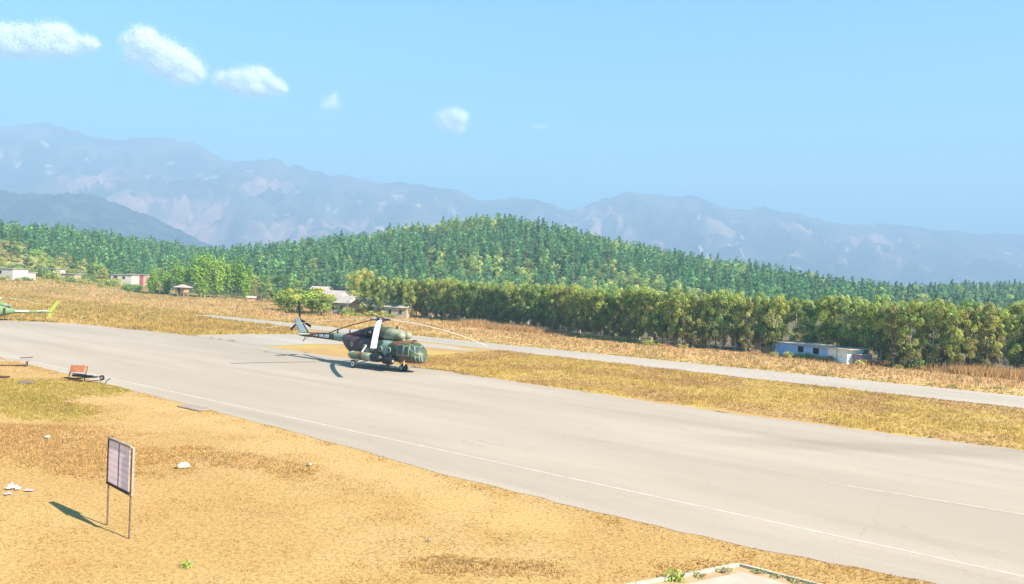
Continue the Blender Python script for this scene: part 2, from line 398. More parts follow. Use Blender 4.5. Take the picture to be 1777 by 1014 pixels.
def ground_col(x, y):
    x = np.asarray(x, float); y = np.asarray(y, float); u, v = uv(x, y)
    a = N1.fbm(x * .25, y * .25); b = N2.fbm(x * .9, y * .9); c3 = N3.fbm(x * .06, y * .06)
    near = lerp(np.broadcast_to(C_GOLD, x.shape + (3,)), C_PALE, sstep(.42, .62, a))
    near = lerp(near, C_BROWN, .16 * sstep(.55, .75, b)); near = lerp(near, C_PALE * 1.06, .8 * near_path(x, y))
    for p, rx, ry, ro in WEEDY: near = lerp(near, C_BROWN * 1.15, .22 * blob(x, y, p, rx, ry, ro))
    for p, rx, ry, ro in GREENY: near = lerp(near, C_OLIVE, .5 * blob(x, y, p, rx, ry, ro))
    # strip between apron and runway
    isle = lerp(np.broadcast_to(C_ISLE, x.shape + (3,)), C_GOLD, sstep(.45, .6, a))
    isle = lerp(isle, C_BROWN, .45 * sstep(.55, .72, b))
    # beyond the runway: tan, then reddish scrub towards the trees
    scr = lerp(np.broadcast_to(C_TAN, x.shape + (3,)), C_RED * 1.1, sstep(.42, .62, a * .6 + c3 * .4))
    scr = lerp(scr, C_RED, .75 * sstep(92, 104, v + (a - .5) * 14) * sstep(-90, -30, u))
    scr = lerp(scr, C_ISLE, .6 * (1 - sstep(86, 93, v + (b - .5) * 5)))
    scr = lerp(scr, C_OLIVE, .6 * sstep(.5, .68, c3) * sstep(150, 260, y))
    scr = lerp(scr, C_GREEN * 1.2, .8 * sstep(230, 330, y + (a - .5) * 120))
    out = lerp(near, isle, sstep(40, 46, v)); out = lerp(out, scr, sstep(82, 86, v) * 1.0)
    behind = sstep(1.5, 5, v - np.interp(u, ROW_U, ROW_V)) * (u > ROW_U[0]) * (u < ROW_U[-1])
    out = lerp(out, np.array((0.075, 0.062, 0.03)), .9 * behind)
    leftf = sstep(52, 60, -x - .0 * y) * sstep(95, 110, y)
    out = lerp(out, scr, leftf)
    return out

def spaced(lo, hi, fine_lo, fine_hi, step, grow=1.12):
    a = list(np.arange(fine_lo, fine_hi + step, step)); s = step
    while a[-1] < hi: s *= grow; a.append(a[-1] + s)
    s = step; pre = []; x = fine_lo
    while x > lo: s *= grow; x -= s; pre.append(x)
    return np.array(pre[::-1] + a)
gx = spaced(-9000, 9000, -60, 60, .5, 1.10); gy = spaced(-400, 11000, 16, 130, .55, 1.08)
GX, GY = np.meshgrid(gx, gy)
GZ = ground_z(GX, GY)
pv = paved(GX, GY) | inside(PAD, GX, GY)
bumpz = (N1.fbm(GX * .45, GY * .45) - .45) * .07 + (N2.fbm(GX * 1.4, GY * 1.4, 2) - .5) * .03
dil = pv.copy()
for _ in range(2):
    d2 = dil.copy(); d2[1:] |= dil[:-1]; d2[:-1] |= dil[1:]; d2[:, 1:] |= dil[:, :-1]; d2[:, :-1] |= dil[:, 1:]; dil = d2
GZ = GZ + np.where(dil, -.012, bumpz * (np.abs(GX) < 400) * (GY < 900))
ny, nx = GX.shape
idx = np.arange(ny * nx).reshape(ny, nx)
quads = np.stack([idx[:-1, :-1], idx[:-1, 1:], idx[1:, 1:], idx[1:, :-1]], -1).reshape(-1, 4)
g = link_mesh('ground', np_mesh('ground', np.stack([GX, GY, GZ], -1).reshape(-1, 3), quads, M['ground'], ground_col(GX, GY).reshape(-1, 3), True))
tag(g, 'dry golden grass ground of the airfield reaching to the hills', kind='structure')

def sheet(name, poly, z, m, label):
    bm = bmesh.new(); vs = [bm.verts.new((x, y, z)) for x, y in poly]
    f = bm.faces.new(vs); bmesh.ops.triangulate(bm, faces=[f])
    bmesh.ops.recalc_face_normals(bm, faces=bm.faces)
    for f in bm.faces:
        if f.normal.z < 0: f.normal_flip()
    me = bpy.data.meshes.new(name); bm.to_mesh(me); bm.free(); me.materials.append(m)
    o = link_mesh(name, me); tag(o, label, kind='structure'); return o
sheet('taxiway', taxi_poly, .004, M['runway'], 'grey taxiway joining the apron to the runway behind the helicopter')
sheet('runway', runway_poly, .008, M['runway'], 'long narrow grey runway beyond the strip of dry grass')
sheet('apron', apron_poly, .000, M['apron'], 'broad worn grey apron the helicopter is parked on')

def stripe(name, a, b, wd, z, m, label, gaps=0.0, seed=0):
    a, b = Vector((a[0], a[1], 0)), Vector((b[0], b[1], 0)); d = (b - a); L = d.length; d.normalize(); nrm = Vector((-d.y, d.x, 0))
    r = random.Random(seed); mb = MB(); s = 0
    while s < L:
        e = min(L, s + (1.5 if gaps else 4.0))
        if r.random() >= gaps:
            j0, j1 = r.uniform(-.01, .01), r.uniform(-.01, .01)
            P = [a + d * s + nrm * (wd / 2 + j0), a + d * s - nrm * (wd / 2 + j0), a + d * e - nrm * (wd / 2 + j1), a + d * e + nrm * (wd / 2 + j1)]
            mb.add([(p.x, p.y, z) for p in P], [(0, 1, 2, 3)])
        s = e
    o = mb.build(name, m); tag(o, label, kind='structure')
    for p in o.data.polygons:
        if p.normal.z < 0: p.flip()
    return o
stripe('edge_line', xy(-190, 29.2), xy(60, 29.35), .11, .005, M['line'], 'thin white line painted along the near edge of the apron')
stripe('apron_line', at(1440, 838), at(2100, 945), .11, .006, M['line'], 'short white line painted at the right of the apron', .0, 3)
stripe('apron_line', at(745, 748), at(840, 776), .10, .005, M['line_faded'], 'faded white dash left on the middle of the apron', .35, 4)
stripe('apron_line', at(830, 764), at(880, 774), .10, .006, M['line_faded'], 'second faded white dash on the middle of the apron', .35, 5)
stripe('runway_line', xy(_ru + 2, 83.6), xy(110, 83.0), .45, .013, M['line_faded'], 'pale worn centre line along the runway', .1, 6)
stripe('runway_line', xy(_ru + 4, 79.8), xy(110, 78.2), .30, .013, M['line_faded'], 'pale worn side line along the near edge of the runway', .35, 7)

# ------------------------------------------------------------------ far terrain
def profile(points, Y, drop=0.0):
    P = [at_depth(px, py, Y) for px, py in points]
    X = np.array([p.x for p in P]); Z = np.array([p.z for p in P]) - drop
    return lambda x: np.interp(x, X, Z)
def terrain(name, crest, Y0, Yc, Y1, X0, X1, step, rough, colf, m, label, power=.85, seed=3, spur=90.0):
    xs = np.arange(X0, X1 + step, step); ys = np.concatenate([np.arange(Y0, Yc, step), np.arange(Yc, Y1 + step, step * 2)])
    X, Y = np.meshgrid(xs, ys)
    n = VNoise(seed); t = np.clip((Y - Y0) / (Yc - Y0), 0, 1); back = np.clip((Y - Yc) / (Y1 - Yc), 0, 1)
    wx = X + (n.fbm(X / (spur * 4), Y / (spur * 4)) - .5) * spur * 5
    ridge = 1 - np.abs(2 * n.fbm(wx / spur, Y / (spur * 2.6), 5) - 1) * 1.6
    ridge2 = 1 - np.abs(2 * n.fbm(wx / (spur * .35) + 9, Y / (spur * .7), 3) - 1) * 1.6
    gshape = t ** power
    cut = rough * (1 - ridge) * 1.2 * np.sin(np.pi * np.clip(t, 0, 1) ** .9) + rough * .28 * (1 - ridge2) * np.sin(np.pi * t) ** .6
    c = crest(X) * (1 + (n.fbm(X / (spur * .22) + 3, Y * 0 + 7.5, 4) - .5) * .07)
    Z = c * np.clip(gshape - cut, 0, 1) * np.where(Y > Yc, 1 - back ** 1.5, 1.0)
    Z = np.minimum(Z, c * Y / Yc * .999 + CAM_H * 0)
    if spur < 200: Z = Z + np.random.default_rng(seed).normal(0, 5, Z.shape) * (t > .05)
    Z = Z - 2.0 * (t <= 0)
    ny, nx = X.shape; idx = np.arange(ny * nx).reshape(ny, nx)
    q = np.stack([idx[:-1, :-1], idx[:-1, 1:], idx[1:, 1:], idx[1:, :-1]], -1).reshape(-1, 4)
    o = link_mesh(name, np_mesh(name, np.stack([X, Y, Z], -1).reshape(-1, 3), q, m, colf(X, Y, t, ridge, n).reshape(-1, 3), True))
    tag(o, label, kind='structure')
    return o
crest_m = [(-900, 300), (-500, 255), (-250, 240), (-80, 238), (0, 222), (40, 216), (70, 212), (130, 228), (200, 243), (255, 237), (310, 242), (345, 250), (385, 275), (410, 280), (475, 278), (500, 287), (560, 300), (620, 308),
           (660, 320), (690, 315), (740, 322), (800, 331), (830, 348), (870, 346), (905, 341), (940, 350), (980, 363), (1005, 362), (1040, 348), (1085, 331), (1140, 338), (1210, 342), (1270, 362), (1300, 364), (1325, 357),
           (1345, 366), (1400, 375), (1440, 388), (1490, 389), (1560, 390), (1640, 401), (1660, 400), (1700, 408), (1735, 402), (1777, 409), (1950, 420), (2200, 440), (2700, 470)]
YM = 5200.0
PINK = []
for (px, py, rx, rz) in ((40, 325, 330, 90), (270, 345, 260, 90), (370, 365, 260, 150), (345, 400, 120, 130), (510, 380, 230, 90), (450, 405, 90, 80), (560, 400, 200, 70), (850, 362, 150, 60), (1050, 375, 220, 120), (1080, 400, 160, 90),
                         (1265, 368, 130, 45), (1400, 385, 170, 45), (1560, 400, 280, 50), (1480, 440, 300, 40), (1310, 425, 160, 50), (170, 300, 200, 120), (700, 390, 200, 60), (440, 300, 160, 60), (620, 360, 180, 50)):
    p = at_depth(px, py, YM * .86); PINK.append((p.x, p.z, rx * .7, rz * .9))
crest_fn = profile(crest_m, YM)
def m_col(X, Y, t, ridge, n):
    Z = crest_fn(X) * t ** .85
    a = n.fbm(X / 140, Y / 140, 5); b = n.fbm(X / 45 + 7, Y / 45, 4)
    forest = np.array((0.016, 0.028, 0.022)); grassy = np.array((0.10, 0.085, 0.055)); pink = np.array((0.50, 0.29, 0.23))
    c = lerp(np.broadcast_to(forest, X.shape + (3,)), grassy, .8 * sstep(.48, .62, a))
    pk = np.zeros(X.shape)
    for (x0, z0, rx, rz) in PINK:
        d = np.sqrt(((X - x0) / rx) ** 2 + ((Z - z0) / rz) ** 2) + (b - .5) * 1.6 + (a - .5) * 1.2
        pk = np.maximum(pk, 1 - sstep(.5, 1.2, d))
    c = lerp(c, pink, pk * .55)
    c = lerp(c, np.array((0.6, 0.52, 0.42)), sstep(.70, .76, b) * .6 * (t > .2) * (t < .85))
    return c
terrain('mountains', crest_fn, 3300, YM, 6300, -6200, 6200, 22, .38, m_col, M['mountain'], 'hazy blue mountain range with pale bare slopes along the skyline', spur=330.0)

crest_r = [(-700, 345), (-300, 322), (-100, 322), (0, 330), (50, 338), (120, 337), (165, 341), (210, 358), (255, 376), (300, 396), (340, 418), (400, 440), (480, 470)]
def r_col(X, Y, t, ridge, n):
    a = n.fbm(X / 60, Y / 60, 5)
    c = lerp(np.broadcast_to(np.array((0.012, 0.022, 0.018)), X.shape + (3,)), np.array((0.035, 0.05, 0.032)), sstep(.42, .6, a))
    c = c * (.4 + 1.4 * np.random.default_rng(8).random(X.shape) ** 2)[..., None]
    b = n.fbm(X / 90 + 30, Y / 90, 4)
    return lerp(c, np.array((0.30, 0.24, 0.15)), .8 * sstep(.5, .62, b) * (1 - sstep(.35, .55, t)))
YR = 3000.0
terrain('forested_ridge', profile(crest_r, YR), 1900, YR, 3500, -3300, -500, 12, .26, r_col, M['mountain'], 'dark blue forested ridge below the mountains at the left', seed=5, spur=150.0)

# hills carrying the pine forest
YH = 470.0
crest_h = [(-900, 455), (-500, 450), (-200, 446), (0, 446), (100, 440), (200, 431), (300, 424), (400, 419), (450, 416), (560, 405), (640, 399), (700, 392), (760, 386), (820, 379), (860, 377), (900, 382), (960, 389), (1040, 404), (1150, 420),
           (1250, 440), (1300, 449), (1360, 458), (1410, 474), (1470, 488), (1510, 492), (1560, 480), (1660, 480), (1720, 477), (1777, 478), (1900, 483), (2300, 500)]
crest_h = [(px, py + 12 * (1 - math.exp(-((px - 850) / 260) ** 4)) - 6 * math.exp(-((px - 850) / 130) ** 2)) for px, py in crest_h]
hill_crest = profile(crest_h, YH, 9.5)
def hill_z(x, y):
    x = np.asarray(x, float); y = np.asarray(y, float)
    t = np.clip((y - 265) / (YH - 265), 0, 1); s = t * t * (3 - 2 * t) * .55 + t * .45
    bk = np.clip((y - YH) / 260, 0, 1)
    c = np.maximum(hill_crest(x), -1.0)
    return c * s * (1 - bk ** 1.6) + (N3.fbm(x * .03, y * .03) - .5) * 5 * np.sin(np.pi * t) - 1.2 * (t <= 0)
YH2 = 930.0
crest_h2 = [(-900, 360), (-300, 375), (-100, 386), (0, 393), (100, 399), (200, 412), (270, 420), (330, 428), (420, 440), (600, 460)]
hill2_crest = profile(crest_h2, YH2, 12)
def hill2_z(x, y):
    x = np.asarray(x, float); y = np.asarray(y, float)
    t = np.clip((y - 600) / (YH2 - 600), 0, 1); bk = np.clip((y - YH2) / 350, 0, 1)
    return np.maximum(hill2_crest(x), -1) * t ** .9 * (1 - bk ** 1.6) - 1.2 * (t <= 0)
def hill_mesh(name, zf, xr, yr, step, label):
    X, Y = np.meshgrid(np.arange(xr[0], xr[1] + step, step), np.arange(yr[0], yr[1] + step, step))
    Z = zf(X, Y); a = N1.fbm(X * .02, Y * .02)
    c = lerp(np.broadcast_to(np.array((0.028, 0.045, 0.018)), X.shape + (3,)), np.array((0.085, 0.085, 0.035)), sstep(.45, .62, a))
    ny, nx = X.shape; idx = np.arange(ny * nx).reshape(ny, nx)
    q = np.stack([idx[:-1, :-1], idx[:-1, 1:], idx[1:, 1:], idx[1:, :-1]], -1).reshape(-1, 4)
    tag(link_mesh(name, np_mesh(name, np.stack([X, Y, Z], -1).reshape(-1, 3), q, M['hill'], c.reshape(-1, 3), True)), label, kind='structure')
hill_mesh('hill', hill_z, (-460, 520), (255, 740), 8, 'rounded low hill carrying the pine forest')
hill_mesh('distant_hill', hill2_z, (-1100, -180), (590, 1290), 12, 'lower wooded hill farther off at the left')

# ------------------------------------------------------------------ haze
hb = MB().box((0, 3200, (1000 - 8) / 2 - 2), (14000, 7400, 1000 + 8))
hz = hb.build('haze', M['white_paint']); hz.data.materials.clear()
hm = bpy.data.materials.new('haze'); hm.use_nodes = True; hn = hm.node_tree.nodes; hl = hm.node_tree.links
hn.remove(hn['Principled BSDF']); pvn = hn.new('ShaderNodeVolumePrincipled')
pvn.inputs['Color'].default_value = (*HAZE_COL, 1); pvn.inputs['Density'].default_value = HAZE_K; pvn.inputs['Anisotropy'].default_value = 0.0
hl.new(pvn.outputs[0], hn['Material Output'].inputs['Volume'])
hz.data.materials.append(hm); tag(hz, 'thin blue haze filling the valley', kind='stuff'); hz.display_type = 'WIRE'

# ------------------------------------------------------------------ leaves and trees
def leaf_quads(C, size, rng, nrm=None, flat=0.0, aspect=.6):
    """diamond leaves at C (n,3); size (n,); optional preferred normals."""
    n = len(C); a = rng.normal(size=(n, 3))
    if nrm is not None: a = a * (1 - flat) + nrm * flat * 1.6
    a /= np.linalg.norm(a, axis=1, keepdims=True) + 1e-9
    b = rng.normal(size=(n, 3)); b -= a * np.sum(a * b, 1, keepdims=True); b /= np.linalg.norm(b, axis=1, keepdims=True) + 1e-9
    c = np.cross(a, b); s = np.asarray(size)[:, None] * .5
    V = np.stack([C + b * s, C + c * s * aspect, C - b * s, C - c * s * aspect], 1).reshape(-1, 3)
    Fq = np.arange(n * 4).reshape(n, 4)
    return V, Fq
def vary(base, n, rng, amt=.25, hue=.08):
    k = 1 + rng.normal(0, amt, (n, 1)); h = 1 + rng.normal(0, hue, (n, 3))
    return np.clip(np.asarray(base)[None] * k * h, .004, .9)
BRIGHT = 1.8
def clumps_crown(rng, clumps, per, leaf, base, jitter=.35, tipcol=None, zspan=None, flat=.6):
    """clumps: list of (centre, rx, rz). Leaves lie on and in each clump's shell."""
    Cs, Ns, cols = [], [], []
    for (c, rx, rz) in clumps:
        n = int(per * (rx * rx) ) + 12
        d = rng.normal(size=(n, 3)); d /= np.linalg.norm(d, axis=1, keepdims=True)
        rr = rng.uniform(.35, 1.08, (n, 1)) ** .5
        Cs.append(np.asarray(c) + d * rr * np.array((rx, rx, rz))); Ns.append(d)
        bc = np.asarray(base) * (1 + rng.normal(0, jitter * .45)) * (1 + rng.normal(0, .07, 3))
        if tipcol is not None and rng.random() < .3: bc = np.asarray(tipcol) * (1 + rng.normal(0, .15))
        cols.append(vary(np.clip(bc, .004, .6), n, rng, .22))
    C = np.concatenate(Cs); Nn = np.concatenate(Ns); K = np.concatenate(cols)
    sz = leaf * rng.uniform(.6, 1.35, len(C))
    V, Fq = leaf_quads(C, sz, rng, Nn, flat)
    return V, Fq, np.minimum(np.repeat(K, 4, 0) * BRIGHT, .62)
def limb_mb(rng, h, r0, lean=.3, limbs=4, top=.75, spread=1.6, lo=.35):
    mb = MB(); pts = []; x = y = 0.0
    for i in range(6):
        t = i / 5; pts.append((x, y, -.25 + h * top * t)); x += rng.normal(0, lean * .2); y += rng.normal(0, lean * .2)
    mb.tube(pts, [r0 * (1.25 if i == 0 else 1 - .75 * i / 5) for i in range(6)], 7)
    for k in range(limbs):
        t = rng.uniform(lo, .9); i = int(t * 5); p = Vector(pts[i]); a = rng.uniform(0, 6.28); L = spread * rng.uniform(.6, 1.1)
        mb.tube([p, p + Vector((math.cos(a) * L * .5, math.sin(a) * L * .5, L * .45)), p + Vector((math.cos(a) * L, math.sin(a) * L, L * 1.1))], [r0 * .4, r0 * .28, r0 * .1], 5)
    return mb
def tree(name, trunk_me, crown_me, loc, rz, sc, label, cat, group=None, wide=1.0):
    t = empty(name, loc, rz, label, cat, group); t.scale = (sc * wide, sc * wide, sc)
    link_mesh('trunk', trunk_me, t); link_mesh('crown', crown_me, t)
    return t

def roadside_variant(seed, base, tip, thin=0.0):
    rng = np.random.default_rng(seed); H = 8.5
    tm = limb_mb(rng, H, .15, .35, 6, .8, 1.5, .3).mesh('trunk', M['pale_bark'], True)
    cl = []
    for k in range(56):
        z = rng.uniform(.9, 8.0) if k > 5 else rng.uniform(6.6, 8.0)
        env = 2.35 * (1 - max(0, (z - 5.6) / 3.6) ** 2) ** .5 * (.70 + .30 * min(1, (z - .8) / 3.0))
        a = rng.uniform(0, 6.28); r = env * rng.uniform(.15, .85)
        rx = rng.uniform(.38, .78) * (1 - thin * .2)
        cl.append(((math.cos(a) * r, math.sin(a) * r, z), rx, rx * rng.uniform(.7, 1.0)))
    V, Fq, K = clumps_crown(rng, cl, 300, .24, base, .4, tip, flat=.65)
    lowf = np.clip((3.6 - V[:, 2]) / 2.6, 0, 1)[:, None]        # foliage turns browner towards the low branches
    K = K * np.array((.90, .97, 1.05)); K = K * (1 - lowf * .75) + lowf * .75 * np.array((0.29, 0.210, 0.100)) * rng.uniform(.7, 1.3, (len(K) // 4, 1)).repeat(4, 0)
    return tm, np_mesh('crown', V, Fq, M['leaf'], K)
road_vars = [roadside_variant(100 + i, b, t, th) for i, (b, t, th) in enumerate([
    ((0.170, 0.195, 0.045), (0.30, 0.30, 0.07), 0), ((0.145, 0.180, 0.045), (0.27, 0.29, 0.06), 0), ((0.195, 0.210, 0.048), (0.33, 0.32, 0.07), 0),
    ((0.130, 0.170, 0.050), (0.24, 0.27, 0.07), .3), ((0.200, 0.185, 0.052), (0.30, 0.27, 0.07), .5), ((0.115, 0.155, 0.042), (0.22, 0.25, 0.06), 0), ((0.185, 0.200, 0.045), (0.31, 0.30, 0.07), .3)])]
look = ['bushy olive green tree', 'bushy mid green tree', 'yellowish olive tree', 'thin greyish green tree', 'thin brownish olive tree', 'dark green bushy tree', 'thin yellow-green tree']
row_lbl = 'bushy olive green tree in the long dense row beyond the runway'
protos = [None] * len(road_vars)
def put_proto(protos, i, maker, loc, rz, sc, wide):
    if protos[i] is None: protos[i] = maker(i); t = protos[i]
    else: t = copy_tree(protos[i])
    t.location = loc; t.rotation_euler = (0, 0, rz); t.scale = (sc * wide, sc * wide, sc)
    return t
rr = random.Random(5)
ru, rv = ROW_U, ROW_V
for rowi, (dv, step, off) in enumerate(((0.6, 1.9, 0), (3.2, 2.5, 1.4), (6.6, 3.6, .6), (12.0, 5.5, 2.0))):
    u = ru[0] + off
    while u < ru[-1]:
        vv = float(np.interp(u, ru, rv)) + dv + rr.uniform(-.9, .9)
        x, y = xy(u, vv)
        i = rr.randrange(len(road_vars))
        mk = lambda i: tree('roadside_tree', *road_vars[i], (0, 0, 0), 0, 1, row_lbl, 'tree', 'trees in the row beyond the runway')
        gap = rowi == 0 and (-5 < uv(*at(1345, 620)[:2])[0] - u < 1.0)
        sc = rr.uniform(.93, 1.08) * (1.0 if rowi == 0 else 1.02)
        if not (rowi == 0 and uv(*at(1335, 620)[:2])[0] < u < uv(*at(1480, 625)[:2])[0]):
            tr_ = put_proto(protos, i, mk, (x, y, float(ground_z(x, y)) - .05), rr.uniform(0, 6.28), sc, rr.uniform(.60, .85)); tr_['label'] = look[i] + [' in the front line of the long row', ' in the second line of the long row', ' in the third line of the long row', ' at the back of the long row'][rowi]
        u += step * rr.uniform(.8, 1.25)

# pines and other trees on the hill
def pine_variant(seed, H, base, tip, kind, nq, leaf):
    rng = np.random.default_rng(seed); base = np.asarray(base) * .8 + .018; tip = np.asarray(tip) * .9 + .02
    cl = []
    if kind == 'cone':
        for k in range(34):
            z = H * (.12 + .86 * (k + rng.uniform(0, 1)) / 34); e = 2.5 * (1.05 - z / H) ** .7 + .15
            a = rng.uniform(0, 6.28); r = e * rng.uniform(.1, .9); cl.append(((math.cos(a) * r, math.sin(a) * r, z), .32 + e * rng.uniform(.2, .34), rng.uniform(.4, .7)))
    elif kind == 'open':
        for k in range(24):
            z = H * rng.uniform(.32, .97); a = rng.uniform(0, 6.28); r = rng.uniform(0, 2.0) * (1.15 - z / H) * 1.7
            cl.append(((math.cos(a) * r, math.sin(a) * r, z), rng.uniform(.5, 1.0), rng.uniform(.4, .65)))
    else:
        for k in range(30):
            z = H * rng.uniform(.16, .95); e = 3.0 * math.sqrt(max(.05, 1 - ((z / H - .55) / .46) ** 2)); a = rng.uniform(0, 6.28); r = e * rng.uniform(.1, .9)
            cl.append(((math.cos(a) * r, math.sin(a) * r, z), rng.uniform(.55, 1.05), rng.uniform(.5, .85)))
    V, Fq, K = clumps_crown(rng, cl, nq, leaf, base, .35, tip, flat=.6)
    mb = MB(); mb.tube([(0, 0, -.6), (rng.normal(0, .1), rng.normal(0, .1), H * .5), (0, 0, H * .95)], [.19, .13, .04], 6)
    return mb, V, Fq, K
specs = [('cone', 13.5, (0.060, 0.165, 0.062), (0.15, 0.26, 0.07)), ('cone', 12, (0.080, 0.190, 0.062), (0.19, 0.29, 0.075)), ('cone', 15, (0.048, 0.140, 0.060), (0.11, 0.22, 0.07)),
         ('open', 14, (0.055, 0.145, 0.060), (0.12, 0.21, 0.07)), ('open', 12, (0.050, 0.125, 0.058), (0.10, 0.19, 0.065)), ('round', 11, (0.180, 0.245, 0.062), (0.28, 0.31, 0.08)), ('round', 10, (0.135, 0.215, 0.062), (0.23, 0.28, 0.08))]
NS = len(specs)
rngp = np.random.default_rng(21)
cand = []
for k in range(40000):
    x = rngp.uniform(-430, 480); y = 268 + 300 * rngp.random() ** 1.1
    cand.append((x, y))
cand = np.array(cand)
grid = {}; keep = []
for i, (x, y) in enumerate(cand):                    # spacing of about five metres
    if (x / y) < -.95 or (x / y) > 1.0: continue
    if x / y < -.33 and y < 322 + 18 * math.sin(x * .05): continue
    md = 2.0 + 2.2 * float(N2.fbm(x * .06 + 40, y * .06))
    kx, ky = int(x // 5.2), int(y // 5.2)
    if any((x - a_) ** 2 + (y - b_) ** 2 < md * md for ex in (-1, 0, 1) for ey in (-1, 0, 1) for (a_, b_) in grid.get((kx + ex, ky + ey), ())): continue
    if len(keep) > 8200: break
    grid.setdefault((kx, ky), []).append((x, y)); keep.append(i)
pp = cand[keep]; pz = hill_z(pp[:, 0], pp[:, 1]); pz = np.maximum(pz, ground_z(pp[:, 0], pp[:, 1]))
def proj_y(x, y, z):
    dx, dy, dz = x, y, z - CAM_H
    c, s = math.cos(PITCH), math.sin(PITCH); d = dy * c - dz * s; up = dy * s + dz * c
    X_ = F_PX * dx / d; Y_ = -F_PX * up / d
    return 888.5 + X_ * math.cos(ROLL) - Y_ * math.sin(ROLL), 507 + X_ * math.sin(ROLL) + Y_ * math.cos(ROLL)
zone = N2.fbm(pp[:, 0] * .018 + 3, pp[:, 1] * .018)
kinds = []
for i in range(len(pp)):
    zz = zone[i] + rngp.normal(0, .07) + .10 * (pz[i] > 30) 
    if pp[i, 0] > 140: kinds.append(int(rngp.choice([3, 4, 4, 6, 5, 2])))
    elif zz > .60: kinds.append(int(rngp.choice([5, 6, 5, 1])))
    else: kinds.append(int(rngp.choice([0, 1, 2, 0, 3])))
kinds = np.array(kinds)
sx, sy = proj_y(pp[:, 0], pp[:, 1], pz + 10)
rowtop = np.interp(sx, [600, 640, 1000, 1300, 1500, 1777, 2000], [545, 488, 492, 508, 515, 528, 540])
seen = (sx > -20) & (sx < 1800) & (sy < rowtop)
order = np.argsort(pp[:, 1] + 10000 * (~seen))
single = np.zeros(len(pp), bool); single[order[:285]] = True
hill_labels = {'cone': 'slender blue-green pine standing low on the wooded hill', 'open': 'tall open-crowned pine standing on the wooded hill', 'round': 'rounded yellow-green broadleaf tree among pines on the hill'}
pv_me = []
for i, (kd, H, b, t) in enumerate(specs):
    mb, V, Fq, K = pine_variant(300 + i, H, b, t, kd, 48, .46)
    pv_me.append((mb.mesh('trunk', M['bark']), np_mesh('crown', V, Fq, M['needle'], K)))
pro2 = [None] * NS
FP = []
for i in range(len(pp)):
    x, y = pp[i]; kd = kinds[i]; sc = float(.42 + .42 * rngp.random() ** .8) * (.8 + .4 * float(N1.fbm(x * .03, y * .03))); rz = float(rngp.uniform(0, 6.28)); wd = float(rngp.uniform(1.05, 1.6))
    if single[i]:
        mk = lambda j: tree('pine_tree' if specs[j][0] != 'round' else 'hillside_tree', *pv_me[j], (0, 0, 0), 0, 1, hill_labels[specs[j][0]], 'tree', {'cone': 'slender pines low on the hill', 'open': 'open-crowned pines on the hill', 'round': 'broadleaf trees on the hill'}[specs[j][0]])
        put_proto(pro2, kd, mk, (x, y, float(pz[i])), rz, sc, wd)
    else:
        FP.append((x, y, float(pz[i]), rz, sc, sc * wd, kd))
# the more distant hill at the left
for k in range(3600):
    y = 605 + 345 * rngp.random(); x = y * rngp.uniform(-.80, -.34)
    sc = float(rngp.uniform(.55, 1.0))
    FP.append((x, y, float(hill2_z(x, y)), float(rngp.uniform(0, 6.28)), sc, sc * float(rngp.uniform(1.0, 1.5)), int(rngp.choice([0, 1, 2, 3, 6]))))
FP = np.array(FP, np.float32)
fme = bpy.data.meshes.new('forest'); fme.vertices.add(len(FP)); fme.vertices.foreach_set('co', FP[:, :3].ravel())
for nm, colu in (('turn', FP[:, 3]), ('tall', FP[:, 4]), ('wide', FP[:, 5]), ('sort', FP[:, 6])):
    a_ = fme.attributes.new(nm, 'FLOAT', 'POINT'); a_.data.foreach_set('value', np.ascontiguousarray(colu))
fo = link_mesh('forest', fme); tag(fo, 'dense pine forest covering the hill behind the airfield', kind='stuff')
ng = bpy.data.node_groups.new('forest', 'GeometryNodeTree')
ng.interface.new_socket('Geometry', in_out='INPUT', socket_type='NodeSocketGeometry'); ng.interface.new_socket('Geometry', in_out='OUTPUT', socket_type='NodeSocketGeometry')
gn, gl = ng.nodes, ng.links
gi, go_ = gn.new('NodeGroupInput'), gn.new('NodeGroupOutput'); jn = gn.new('GeometryNodeJoinGeometry')
def named(nm):
    q = gn.new('GeometryNodeInputNamedAttribute'); q.data_type = 'FLOAT'; q.inputs['Name'].default_value = nm; return q.outputs[0]
sx_n = gn.new('ShaderNodeCombineXYZ'); wide_o = named('wide'); gl.new(wide_o, sx_n.inputs[0]); gl.new(wide_o, sx_n.inputs[1]); gl.new(named('tall'), sx_n.inputs[2])
rz_n = gn.new('ShaderNodeCombineXYZ'); gl.new(named('turn'), rz_n.inputs[2]); sort_o = named('sort')
for kd in range(NS):
    if pro2[kd] is None: continue
    crown = [c_ for c_ in pro2[kd].children if c_.name.startswith('crown')][0]
    cmp_ = gn.new('FunctionNodeCompare'); cmp_.data_type = 'FLOAT'; cmp_.operation = 'EQUAL'; gl.new(sort_o, cmp_.inputs[0]); cmp_.inputs[1].default_value = kd; cmp_.inputs['Epsilon'].default_value = .1
    ob = gn.new('GeometryNodeObjectInfo'); ob.transform_space = 'ORIGINAL'; ob.inputs['Object'].default_value = crown; ob.inputs['As Instance'].default_value = True
    ip = gn.new('GeometryNodeInstanceOnPoints'); gl.new(gi.outputs[0], ip.inputs['Points']); gl.new(cmp_.outputs[0], ip.inputs['Selection']); gl.new(ob.outputs['Geometry'], ip.inputs['Instance'])
    gl.new(rz_n.outputs[0], ip.inputs['Rotation']); gl.new(sx_n.outputs[0], ip.inputs['Scale']); gl.new(ip.outputs[0], jn.inputs[0])
gl.new(jn.outputs[0], go_.inputs[0])
md_ = fo.modifiers.new('forest', 'NODES'); md_.node_group = ng

